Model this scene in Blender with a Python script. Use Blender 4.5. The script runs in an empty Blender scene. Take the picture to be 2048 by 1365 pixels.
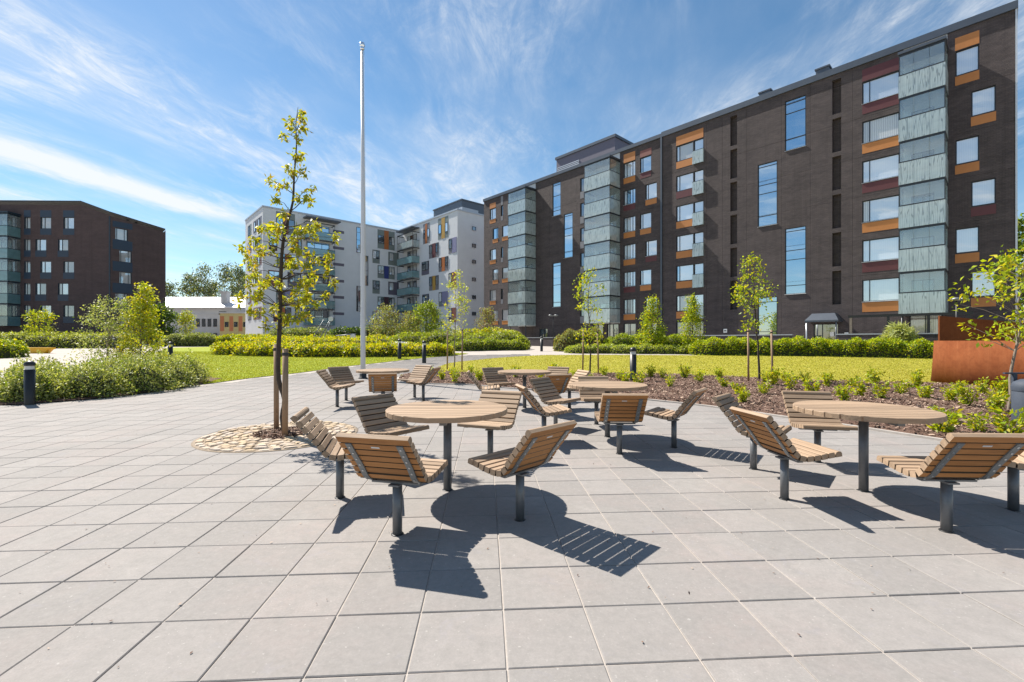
import bpy, math, random
import numpy as np
from mathutils import Vector, Matrix, geometry
SC = bpy.context.scene
COL = SC.collection
rng = np.random.default_rng(7)
random.seed(7)
R = math.radians

# ------------------------------------------------------------------ camera
CAM_H = 1.38
cam = bpy.data.cameras.new('camera'); cam.sensor_width = 36.0
cam.lens = 900.0 / 2048.0 * 36.0
cam.clip_start = 0.05; cam.clip_end = 3000
camo = bpy.data.objects.new('camera', cam); COL.objects.link(camo)
camo.location = (0, 0, CAM_H); camo.rotation_euler = (R(90), 0, 0)
SC.camera = camo

# ------------------------------------------------------------------ sun, sky, exposure
SUN_AZ, SUN_EL = 51.0, 49.5            # degrees to the left of the view direction, degrees up
sd = Vector((-math.sin(R(SUN_AZ)) * math.cos(R(SUN_EL)), math.cos(R(SUN_AZ)) * math.cos(R(SUN_EL)), math.sin(R(SUN_EL))))
sl = bpy.data.lights.new('sun', 'SUN'); sl.energy = 5.0; sl.angle = R(0.5); sl.color = (1.0, 0.93, 0.83)
so = bpy.data.objects.new('sun', sl); COL.objects.link(so)
so.rotation_euler = (-sd).to_track_quat('-Z', 'Y').to_euler(); so.location = (-20, 20, 40)

W = bpy.data.worlds.new('World'); SC.world = W; W.use_nodes = True
def build_world():
    nt = W.node_tree; N = nt.nodes; L = nt.links; N.clear()
    out = N.new('ShaderNodeOutputWorld'); bg = N.new('ShaderNodeBackground'); bg.inputs[1].default_value = 0.070
    sky = N.new('ShaderNodeTexSky'); sky.sky_type = 'NISHITA'; sky.sun_disc = False
    sky.sun_elevation = R(SUN_EL); sky.sun_rotation = R(-SUN_AZ)
    sky.air_density = 1.0; sky.dust_density = 0.2; sky.ozone_density = 1.3; sky.altitude = 50
    tc = N.new('ShaderNodeTexCoord'); sep = N.new('ShaderNodeSeparateXYZ'); L.new(tc.outputs['Generated'], sep.inputs[0])
    def m(op, a, b=None, c=None):
        n = N.new('ShaderNodeMath'); n.operation = op
        for i, v in enumerate((a, b, c)):
            if v is None: continue
            if isinstance(v, (int, float)): n.inputs[i].default_value = v
            else: L.new(v, n.inputs[i])
        return n.outputs[0]
    z = m('MAXIMUM', sep.outputs[2], 0.04)
    px = m('DIVIDE', sep.outputs[0], z); py = m('DIVIDE', sep.outputs[1], z)
    def vec(x, y, zz=0.0):
        c = N.new('ShaderNodeCombineXYZ'); 
        for i, v in enumerate((x, y, zz)):
            if isinstance(v, (int, float)): c.inputs[i].default_value = v
            else: L.new(v, c.inputs[i])
        return c.outputs[0]
    def noise(v, sc, det, ro, dist=0.0):
        n = N.new('ShaderNodeTexNoise'); n.inputs['Scale'].default_value = sc; n.inputs['Detail'].default_value = det
        n.inputs['Roughness'].default_value = ro; n.inputs['Distortion'].default_value = dist; L.new(v, n.inputs['Vector']); return n.outputs[0]
    def ramp(v, a, b):
        n = N.new('ShaderNodeMapRange'); n.interpolation_type = 'SMOOTHSTEP'; n.clamp = True
        L.new(v, n.inputs[0]); n.inputs[1].default_value = a; n.inputs[2].default_value = b; return n.outputs[0]
    # cirrus: streaks that run away from the viewer, torn by a finer noise
    warp = noise(vec(px, py), 0.9, 2, 0.5)
    sx = m('ADD', m('MULTIPLY', px, 1.5), m('MULTIPLY', warp, 0.8))
    st = noise(vec(m('SUBTRACT', sx, m('MULTIPLY', py, 0.18)), m('MULTIPLY', py, 0.36), 3.1), 1.25, 9, 0.66, 0.35)
    cover = noise(vec(px, py, 7.3), 0.42, 3, 0.55)
    c1 = m('MULTIPLY', ramp(st, 0.38, 0.84), ramp(cover, 0.30, 0.60))
    fine = noise(vec(m('MULTIPLY', px, 3.2), m('MULTIPLY', py, 1.3), 1.7), 2.2, 9, 0.72, 0.6)
    c2 = m('MULTIPLY', ramp(fine, 0.42, 0.85), ramp(cover, 0.42, 0.62))
    # one long bright band low on the left
    bx = m('ADD', m('ADD', px, 3.27), m('MULTIPLY', py, -0.27))
    bx = m('ADD', bx, m('MULTIPLY', m('SUBTRACT', st, 0.5), 0.35))
    band = m('MULTIPLY', ramp(m('ABSOLUTE', bx), 0.34, 0.0), m('MULTIPLY', ramp(py, 0.7, 2.2), ramp(py, 4.2, 3.0)))
    veil = m('MULTIPLY', ramp(noise(vec(px, py, 2.0), 0.6, 4, 0.6), 0.30, 0.85), 0.22)
    cl = m('ADD', m('ADD', m('MULTIPLY', m('MULTIPLY', c1, 0.95), m('ADD', 0.45, m('MULTIPLY', ramp(fine, 0.35, 0.70), 0.75))), m('MULTIPLY', c2, 0.35)), m('ADD', m('MULTIPLY', band, 0.85), veil))
    cl = m('MINIMUM', cl, 0.92)
    cl = m('MULTIPLY', cl, ramp(sep.outputs[2], 0.0, 0.16))
    mix = N.new('ShaderNodeMix'); mix.data_type = 'RGBA'
    L.new(cl, mix.inputs[0]); L.new(sky.outputs[0], mix.inputs[6]); mix.inputs[7].default_value = (7.0, 7.15, 7.3, 1)
    hs = N.new('ShaderNodeHueSaturation'); hs.inputs['Saturation'].default_value = 1.25; hs.inputs['Hue'].default_value = 0.492
    L.new(mix.outputs[2], hs.inputs['Color']); L.new(hs.outputs[0], bg.inputs[0]); L.new(bg.outputs[0], out.inputs[0])
build_world()
vs = SC.view_settings; vs.view_transform = 'Standard'; vs.look = 'None'; vs.gamma = 1.0; vs.exposure = 1.0; vs.use_curve_mapping = False
SC.cycles.max_bounces = 8; SC.cycles.transparent_max_bounces = 16

# ------------------------------------------------------------------ materials
M = {}
class NT:
    def __init__(s, name):
        s.m = bpy.data.materials.new(name); s.m.use_nodes = True
        s.t = s.m.node_tree; s.N = s.t.nodes; s.L = s.t.links
        s.p = s.N['Principled BSDF']; s.out = s.N['Material Output']; M[name] = s.m
    def n(s, ty, **kw):
        x = s.N.new(ty)
        for k, v in kw.items(): setattr(x, k, v)
        return x
    def put(s, sock, v):
        if isinstance(v, bpy.types.NodeSocket): s.L.new(v, sock)
        elif isinstance(v, (tuple, list)) and sock.type == 'RGBA' and len(v) == 3: sock.default_value = (*v, 1)
        else: sock.default_value = v
    def coord(s, kind='Object', scale=None):
        o = s.n('ShaderNodeTexCoord').outputs[kind]
        if scale is not None:
            mp = s.n('ShaderNodeMapping'); mp.inputs['Scale'].default_value = scale if isinstance(scale, tuple) else (scale,) * 3
            s.L.new(o, mp.inputs[0]); o = mp.outputs[0]
        return o
    def noise(s, v, sc, det=4, ro=0.6, dist=0):
        n = s.n('ShaderNodeTexNoise'); n.inputs['Scale'].default_value = sc; n.inputs['Detail'].default_value = det
        n.inputs['Roughness'].default_value = ro; n.inputs['Distortion'].default_value = dist; s.L.new(v, n.inputs['Vector']); return n.outputs[0]
    def rng(s, v, a, b, c=0.0, d=1.0):
        n = s.n('ShaderNodeMapRange'); s.L.new(v, n.inputs[0])
        for i, q in enumerate((a, b, c, d)): n.inputs[i + 1].default_value = q
        return n.outputs[0]
    def mix(s, f, a, b, mode='MIX'):
        n = s.n('ShaderNodeMix', data_type='RGBA', blend_type=mode)
        s.put(n.inputs[0], f); s.put(n.inputs[6], a); s.put(n.inputs[7], b); return n.outputs[2]
    def math(s, op, a, b=0.0):
        n = s.n('ShaderNodeMath', operation=op); s.put(n.inputs[0], a); s.put(n.inputs[1], b); return n.outputs[0]
    def bump(s, h, st=0.3, d=0.01):
        b = s.n('ShaderNodeBump'); b.inputs['Strength'].default_value = st; b.inputs['Distance'].default_value = d
        s.L.new(h, b.inputs['Height']); s.L.new(b.outputs[0], s.p.inputs['Normal'])
    def col(s, c): s.put(s.p.inputs['Base Color'], c)
    def set(s, rough=0.5, metal=0.0, spec=0.5):
        s.put(s.p.inputs['Roughness'], rough); s.p.inputs['Metallic'].default_value = metal; s.p.inputs['Specular IOR Level'].default_value = spec
def vary(c, k): return tuple(min(1, x * k) for x in c)
def simple(name, c, rough=0.5, metal=0.0, var=0.12, sc=6.0, bump=0.0, spec=0.5, kind='Object'):
    a = NT(name); a.set(rough, metal, spec); v = a.coord(kind)
    n = a.noise(v, sc, 5, 0.65); a.col(a.mix(a.rng(n, 0.25, 0.75), vary(c, 1 - var), vary(c, 1 + var)))
    if bump: a.bump(a.noise(v, sc * 8, 4, 0.6), bump, 0.004)
    return a
def leafmat(name, c, trans=0.48, rough=0.5):
    a = NT(name); a.set(rough, 0, 0.35)
    isl = a.n('ShaderNodeNewGeometry').outputs['Random Per Island']
    cc = a.mix(isl, vary(c, 0.72), vary(c, 1.25)); a.col(cc)
    t = a.n('ShaderNodeBsdfTranslucent'); a.L.new(a.mix(1.0, cc, (1.5, 1.4, 0.7), 'MULTIPLY'), t.inputs[0])
    ms = a.n('ShaderNodeMixShader'); ms.inputs[0].default_value = trans
    a.L.new(a.p.outputs[0], ms.inputs[1]); a.L.new(t.outputs[0], ms.inputs[2]); a.L.new(ms.outputs[0], a.out.inputs[0])

# paving slabs
a = NT('slab'); a.set(0.85, 0, 0.25); v = a.coord('Object'); g = a.n('ShaderNodeTexCoord')
rnd = a.math('FRACT', a.math('ADD', a.n('ShaderNodeObjectInfo').outputs['Random'], a.n('ShaderNodeNewGeometry').outputs['Random Per Island']))
wpos = a.n('ShaderNodeNewGeometry').outputs['Position']
base = a.mix(rnd, (0.208, 0.195, 0.188), (0.305, 0.282, 0.27))
pink = a.rng(a.noise(wpos, 1.1, 3, 0.6), 0.48, 0.68); base = a.mix(a.math('MULTIPLY', pink, 0.6), base, (0.335, 0.265, 0.245))
pale = a.rng(a.noise(wpos, 0.75, 6, 0.7, 0.6), 0.53, 0.74); base = a.mix(a.math('MULTIPLY', pale, 0.55), base, (0.42, 0.405, 0.385))
base = a.mix(a.rng(a.noise(wpos, 9, 6, 0.75), 0.3, 0.70, 0, 0.85), base, (0.195, 0.187, 0.178))
base = a.mix(a.rng(a.noise(wpos, 2.3, 5, 0.7), 0.56, 0.68, 0, 0.35), base, (0.19, 0.18, 0.17))
base = a.mix(a.rng(a.noise(wpos, 27, 5, 0.8), 0.36, 0.66, 0, 0.5), base, (0.315, 0.294, 0.28))
base = a.mix(a.rng(a.noise(wpos, 4.5, 5, 0.75, 0.8), 0.58, 0.68, 0, 0.35), base, (0.25, 0.24, 0.265))
base = a.mix(a.rng(a.noise(wpos, 95, 3, 0.7), 0.3, 0.75, 0, 0.55), base, (0.20, 0.19, 0.18))
base = a.mix(a.rng(a.noise(wpos, 45, 2, 0.5), 0.68, 0.73, 0, 0.35), base, (0.46, 0.445, 0.42))
a.col(base); a.bump(a.noise(wpos, 220, 4, 0.7), 0.35, 0.002)
# joint sand / far paving
a = NT('ground'); a.set(0.9, 0, 0.2); wpos = a.n('ShaderNodeNewGeometry').outputs['Position']
b = a.mix(a.rng(a.noise(wpos, 0.35, 5, 0.6), 0.3, 0.7), (0.38, 0.345, 0.315), (0.45, 0.41, 0.375))
b = a.mix(a.rng(a.noise(wpos, 60, 4, 0.7), 0.3, 0.7, 0, 0.5), b, (0.25, 0.22, 0.19)); a.col(b); a.bump(a.noise(wpos, 90, 4, 0.7), 0.5, 0.004)
simple('bedding_sand', (0.24, 0.19, 0.14), 0.95, var=0.3, sc=30, bump=0.4)
simple('edging', (0.36, 0.33, 0.30), 0.85, var=0.2, sc=9, bump=0.3)
# lawn
a = NT('lawn'); a.set(0.9, 0, 0.15); wpos = a.n('ShaderNodeNewGeometry').outputs['Position']
b = a.mix(a.rng(a.noise(wpos, 0.5, 5, 0.65), 0.3, 0.7), (0.22, 0.285, 0.014), (0.31, 0.345, 0.022))
b = a.mix(a.rng(a.noise(wpos, 1.7, 6, 0.7), 0.5, 0.7, 0, 0.6), b, (0.34, 0.29, 0.055)); b = a.mix(a.rng(a.noise(wpos, 14, 4, 0.7), 0.35, 0.75, 0, 0.6), b, (0.15, 0.19, 0.012)); a.col(b); a.bump(a.noise(wpos, 55, 4, 0.8), 0.8, 0.03)
a = NT('lawn_dry'); a.set(0.9, 0, 0.15); wpos = a.n('ShaderNodeNewGeometry').outputs['Position']
b = a.mix(a.rng(a.noise(wpos, 0.5, 5, 0.65), 0.3, 0.7), (0.29, 0.28, 0.028), (0.39, 0.355, 0.055))
b = a.mix(a.rng(a.noise(wpos, 1.7, 6, 0.7), 0.5, 0.7, 0, 0.6), b, (0.34, 0.29, 0.055)); b = a.mix(a.rng(a.noise(wpos, 14, 4, 0.7), 0.35, 0.75, 0, 0.6), b, (0.20, 0.20, 0.02)); a.col(b); a.bump(a.noise(wpos, 55, 4, 0.8), 0.8, 0.03)
# mulch
a = NT('soil'); a.set(0.95, 0, 0.1); wpos = a.n('ShaderNodeNewGeometry').outputs['Position']
a.col(a.mix(a.rng(a.noise(wpos, 45, 5, 0.75), 0.3, 0.7), (0.10, 0.062, 0.048), (0.24, 0.155, 0.12))); a.bump(a.noise(wpos, 60, 5, 0.8), 1.0, 0.03)
a = NT('bark'); a.set(0.9, 0, 0.15); isl = a.n('ShaderNodeNewGeometry').outputs['Random Per Island']
cr = a.n('ShaderNodeValToRGB'); e = cr.color_ramp.elements; e[0].color = (0.095, 0.058, 0.047, 1); e[1].color = (0.50, 0.38, 0.29, 1); e[1].position = 1
q = cr.color_ramp.elements.new(0.6); q.color = (0.19, 0.125, 0.095, 1); a.L.new(isl, cr.inputs[0]); a.col(cr.outputs[0])
# cobbles round the tree
a = NT('cobble'); a.set(0.85, 0, 0.25); r1 = a.n('ShaderNodeObjectInfo').outputs['Random']; wpos = a.n('ShaderNodeNewGeometry').outputs['Position']
cr = a.n('ShaderNodeValToRGB'); e = cr.color_ramp.elements; e[0].color = (0.36, 0.27, 0.185, 1); e[1].color = (0.54, 0.46, 0.37, 1)
q = cr.color_ramp.elements.new(0.45); q.color = (0.50, 0.39, 0.255, 1); q = cr.color_ramp.elements.new(0.75); q.color = (0.44, 0.37, 0.31, 1); a.L.new(r1, cr.inputs[0])
a.col(a.mix(a.rng(a.noise(wpos, 70, 4, 0.7), 0.3, 0.8, 0, 0.5), cr.outputs[0], (0.30, 0.24, 0.18))); a.bump(a.noise(wpos, 60, 4, 0.6), 0.5, 0.006)
# wood: weathered top faces and fresher backs
def wood(name, c1, c2, dark, kind='Object', scale=(2.5, 40, 40), tint=0.35):
    a = NT(name); a.set(0.68, 0, 0.3); v = a.coord(kind, scale); oi = a.n('ShaderNodeObjectInfo').outputs['Random']
    off = a.n('ShaderNodeVectorMath', operation='ADD'); a.L.new(v, off.inputs[0])
    cmb = a.n('ShaderNodeCombineXYZ'); a.L.new(a.math('MULTIPLY', oi, 37.0), cmb.inputs[0]); a.L.new(a.math('MULTIPLY', oi, 11.0), cmb.inputs[1]); a.L.new(cmb.outputs[0], off.inputs[1])
    n = a.noise(off.outputs[0], 1.0, 6, 0.65, 0.4)
    c = a.mix(a.rng(n, 0.3, 0.72), c1, c2); c = a.mix(a.rng(a.noise(off.outputs[0], 2.3, 5, 0.7), 0.5, 0.8, 0, 0.6), c, dark)
    c = a.mix(a.math('MULTIPLY', oi, tint), c, vary(c2, 1.18)); a.col(c); a.bump(n, 0.25, 0.003)
wood('wood_weathered', (0.17, 0.12, 0.081), (0.37, 0.262, 0.175), (0.085, 0.063, 0.047), tint=.7)
wood('wood_fresh', (0.20, 0.088, 0.03), (0.37, 0.175, 0.062), (0.10, 0.045, 0.018), tint=.6)
wood('wood_gap_shade', (0.055, 0.036, 0.022), (0.10, 0.066, 0.04), (0.035, 0.024, 0.016))  # narrow slat sides: shade of the gaps painted into the wood colour
wood('stake_wood', (0.22, 0.14, 0.085), (0.33, 0.22, 0.14), (0.15, 0.10, 0.06), scale=(30, 30, 2.5))
simple('steel', (0.14, 0.147, 0.158), 0.42, 0.35, 0.15, 14, 0.05)
simple('steel_galv', (0.17, 0.185, 0.195), 0.45, 0.4, 0.18, 20, 0.05)
simple('bolt', (0.55, 0.56, 0.57), 0.3, 0.9, 0.1)
simple('black_metal', (0.018, 0.019, 0.021), 0.42, 0.2, 0.2, 10)
simple('lamp_glass', (0.55, 0.56, 0.54), 0.25, 0.0, 0.1)
simple('white_paint', (0.56, 0.57, 0.59), 0.35, 0.0, 0.04, 3)
simple('chrome', (0.75, 0.77, 0.80), 0.12, 1.0, 0.03)
simple('bin_metal', (0.05, 0.062, 0.085), 0.65, 0.0, 0.12, 8, spec=0.25)
a = simple('corten', (0.25, 0.082, 0.03), 0.92, 0.0, 0.0, 2, spec=0.08)
v = a.coord('Object'); c = a.mix(a.rng(a.noise(v, 0.9, 6, 0.65), 0.3, 0.7), (0.158, 0.047, 0.018), (0.22, 0.074, 0.029))
st = a.noise(a.coord('Object', (9, 9, 0.5)), 1.0, 4, 0.6); c = a.mix(a.rng(st, 0.5, 0.8, 0, 0.5), c, (0.25, 0.098, 0.042))
c = a.mix(a.rng(a.noise(v, 40, 4, 0.7), 0.4, 0.8, 0, 0.45), c, (0.11, 0.034, 0.014)); c = a.mix(a.rng(a.noise(v, 5, 7, 0.75, 0.5), 0.45, 0.7, 0, 0.6), c, (0.105, 0.03, 0.012)); a.col(c); a.bump(a.noise(v, 90, 4, 0.6), 0.25, 0.003)
# facades
def brickmat(name, c1, c2, mortar, bw=0.26, bh=0.085, ms=0.012, var=0.3):
    a = NT(name); a.set(0.82, 0, 0.3); s = a.n('ShaderNodeSeparateXYZ'); a.L.new(a.coord('Object'), s.inputs[0])
    cb = a.n('ShaderNodeCombineXYZ'); a.L.new(a.math('ADD', s.outputs[0], s.outputs[1]), cb.inputs[0]); a.L.new(s.outputs[2], cb.inputs[1])
    b = a.n('ShaderNodeTexBrick'); b.inputs['Scale'].default_value = 1.0; b.inputs['Brick Width'].default_value = bw; b.inputs['Row Height'].default_value = bh
    b.inputs['Mortar Size'].default_value = ms; b.inputs['Mortar Smooth'].default_value = 0.2; b.inputs['Bias'].default_value = 0.0
    a.put(b.inputs['Color1'], c1); a.put(b.inputs['Color2'], c2); a.put(b.inputs['Mortar'], mortar); a.L.new(cb.outputs[0], b.inputs['Vector'])
    w = a.noise(a.coord('Object', (0.35, 0.35, 1.1)), 1.2, 6, 0.7)
    c = a.mix(a.rng(w, 0.3, 0.7), vary(c1, 1 - var), vary(c2, 1 + var)); c = a.mix(0.45, b.outputs[0], c)
    run = a.noise(a.coord('Object', (2.2, 2.2, 0.12)), 1.0, 5, 0.65); c = a.mix(a.rng(run, 0.5, 0.78, 0, 0.45), c, vary(c1, 0.62)); a.col(c)
    inv = a.math('SUBTRACT', 1.0, b.outputs['Fac']); a.bump(inv, 0.7, 0.012)
brickmat('brick_dark', (0.056, 0.047, 0.050), (0.102, 0.083, 0.083), (0.032, 0.028, 0.031))
brickmat('brick_brown', (0.080, 0.056, 0.056), (0.108, 0.076, 0.075), (0.056, 0.042, 0.043), var=0.2)
simple('joint_dark', (0.022, 0.02, 0.022), 0.9)
simple('render_white', (0.60, 0.62, 0.655), 0.85, 0, 0.05, 0.8)
simple('fascia', (0.085, 0.10, 0.125), 0.4, 0.4, 0.1, 2)
simple('roof_dark', (0.05, 0.055, 0.06), 0.8)
simple('frame_dark', (0.028, 0.032, 0.04), 0.4, 0.2, 0.1)
simple('frame_blue', (0.02, 0.036, 0.055), 0.45, 0.1, 0.15)
simple('sill', (0.55, 0.57, 0.60), 0.35, 0.4, 0.06)
for n, c in dict(orange=(0.43, 0.17, 0.045), maroon=(0.095, 0.024, 0.028), mustard=(0.42, 0.25, 0.045), rust=(0.36, 0.115, 0.028), navy=(0.03, 0.045, 0.19),
                 violet=(0.20, 0.20, 0.33), redbrown=(0.20, 0.075, 0.06), greengrey=(0.165, 0.195, 0.19), midgrey=(0.17, 0.17, 0.19), lilac=(0.12, 0.11, 0.15), bluepanel=(0.022, 0.04, 0.07), plum=(0.055, 0.02, 0.03)).items():
    simple('panel_' + n, c, 0.5, 0.0, 0.07, 3)
simple('concrete', (0.42, 0.42, 0.42), 0.85, 0, 0.12, 2, 0.2)
simple('balcony_board', (0.46, 0.49, 0.52), 0.6, 0, 0.06, 3)
simple('coping', (0.42, 0.44, 0.48), 0.4, 0.4, 0.06)
def glassmat(name, base, refl, curtain=0.0, tint=(0.86, 0.93, 1.0)):
    a = NT(name); a.set(0.6, 0, 0.3); v = a.coord('Object'); oi = a.n('ShaderNodeObjectInfo').outputs['Random']
    if curtain:
        wv = a.n('ShaderNodeTexWave', wave_type='BANDS', bands_direction='X'); wv.inputs['Scale'].default_value = 3.0; wv.inputs['Distortion'].default_value = 1.5; a.L.new(v, wv.inputs[0])
        c = a.mix(a.math('MULTIPLY', wv.outputs[0], curtain), base, vary(base, 0.45)); c = a.mix(a.math('MULTIPLY', oi, 0.45), c, vary(base, 0.35)); a.col(c)
    else: a.col(a.mix(oi, base, vary(base, 0.5)))
    gl = a.n('ShaderNodeBsdfGlossy'); gl.inputs['Roughness'].default_value = 0.015; gl.inputs[0].default_value = (*tint, 1)
    nn = a.n('ShaderNodeBump'); nn.inputs['Strength'].default_value = 0.10; nn.inputs['Distance'].default_value = 0.02; a.L.new(a.noise(v, 0.7, 2), nn.inputs['Height']); a.L.new(nn.outputs[0], gl.inputs['Normal'])
    ms = a.n('ShaderNodeMixShader'); ms.inputs[0].default_value = refl
    a.L.new(a.p.outputs[0], ms.inputs[1]); a.L.new(gl.outputs[0], ms.inputs[2]); a.L.new(ms.outputs[0], a.out.inputs[0])
glassmat('pane_blind', (0.74, 0.76, 0.78), 0.46, 0.14)
glassmat('pane_sky', (0.04, 0.06, 0.08), 0.66, 0.0, (0.72, 0.88, 1.0))
glassmat('pane_dark', (0.05, 0.06, 0.07), 0.30)
glassmat('pane_curtain', (0.60, 0.61, 0.60), 0.22, 0.8)
def clearglass(name, tint, opac, refl, twigs=False):
    a = NT(name); a.set(0.35, 0, 0.4); v = a.coord('Object')
    c = a.mix(a.rng(a.noise(v, 2.0, 4, 0.6), 0.3, 0.7), vary(tint, 0.85), vary(tint, 1.1))
    if twigs:
        ad = a.n('ShaderNodeVectorMath', operation='ADD'); a.L.new(v, ad.inputs[0]); oi = a.n('ShaderNodeObjectInfo').outputs['Random']; cb = a.n('ShaderNodeCombineXYZ'); a.L.new(a.math('MULTIPLY', oi, 41.0), cb.inputs[0]); a.L.new(a.math('MULTIPLY', oi, 17.0), cb.inputs[1]); a.L.new(cb.outputs[0], ad.inputs[1])
        sx = a.n('ShaderNodeMapping'); sx.inputs['Scale'].default_value = (1.0, 1.0, 0.055); a.L.new(ad.outputs[0], sx.inputs[0])
        vo = a.n('ShaderNodeTexVoronoi', feature='DISTANCE_TO_EDGE'); vo.inputs['Scale'].default_value = 11.0; a.L.new(sx.outputs[0], vo.inputs['Vector'])
        tw = a.rng(vo.outputs['Distance'], 0.03, 0.075, 1.0, 0.0); c = a.mix(a.math('MULTIPLY', tw, 0.7), c, vary(tint, 0.28))
    a.col(c)
    tr = a.n('ShaderNodeBsdfTransparent'); tr.inputs[0].default_value = (0.88, 0.94, 0.93, 1)
    m1 = a.n('ShaderNodeMixShader'); m1.inputs[0].default_value = opac; a.L.new(tr.outputs[0], m1.inputs[1]); a.L.new(a.p.outputs[0], m1.inputs[2])
    gl = a.n('ShaderNodeBsdfGlossy'); gl.inputs['Roughness'].default_value = 0.02
    m2 = a.n('ShaderNodeMixShader'); m2.inputs[0].default_value = refl; a.L.new(m1.outputs[0], m2.inputs[1]); a.L.new(gl.outputs[0], m2.inputs[2]); a.L.new(m2.outputs[0], a.out.inputs[0])
clearglass('rail_glass', (0.53, 0.62, 0.625), 0.68, 0.16, True)
clearglass('rail_teal', (0.16, 0.30, 0.32), 0.80, 0.14)
clearglass('clear_glass', (0.66, 0.72, 0.75), 0.13, 0.20)
# plants
leafmat('leaf_maple_a', (0.37, 0.36, 0.018)); leafmat('leaf_maple_b', (0.24, 0.29, 0.02)); leafmat('leaf_maple_c', (0.36, 0.27, 0.02))
leafmat('leaf_yellow', (0.46, 0.42, 0.012), 0.4); leafmat('leaf_lime', (0.33, 0.41, 0.014), 0.4); leafmat('leaf_green', (0.17, 0.255, 0.016), 0.35); leafmat('leaf_deep', (0.05, 0.10, 0.015), 0.3)
leafmat('leaf_silver', (0.34, 0.38, 0.17), 0.3); leafmat('leaf_olive', (0.25, 0.275, 0.06), 0.3); leafmat('leaf_bronze', (0.20, 0.115, 0.045), 0.3); leafmat('leaf_far', (0.12, 0.155, 0.09), 0.3); leafmat('leaf_pale', (0.38, 0.42, 0.12), 0.35)
leafmat('grass_a', (0.27, 0.305, 0.022), 0.3); leafmat('grass_c', (0.38, 0.335, 0.06), 0.3); leafmat('grass_b', (0.33, 0.345, 0.035), 0.3)
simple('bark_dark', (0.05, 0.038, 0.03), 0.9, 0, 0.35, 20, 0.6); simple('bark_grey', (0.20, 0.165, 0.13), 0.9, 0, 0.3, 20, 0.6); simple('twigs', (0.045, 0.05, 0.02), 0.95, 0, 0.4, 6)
simple('yellow_paint', (0.85, 0.45, 0.01), 0.4); simple('sign_white', (0.8, 0.8, 0.8), 0.5, var=0.02); simple('ink', (0.02, 0.02, 0.02), 0.6)
simple('metal_roof', (0.62, 0.63, 0.66), 0.28, 0.5, 0.08, 1.5); simple('plaster_far', (0.55, 0.56, 0.58), 0.85, 0, 0.06, 0.6); simple('brick_orange', (0.38, 0.15, 0.07), 0.85, 0, 0.12, 3); simple('yellow_wall', (0.42, 0.36, 0.17), 0.85, 0, 0.1, 2)
simple('table_top_dark', (0.03, 0.03, 0.03), 0.7)

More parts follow.
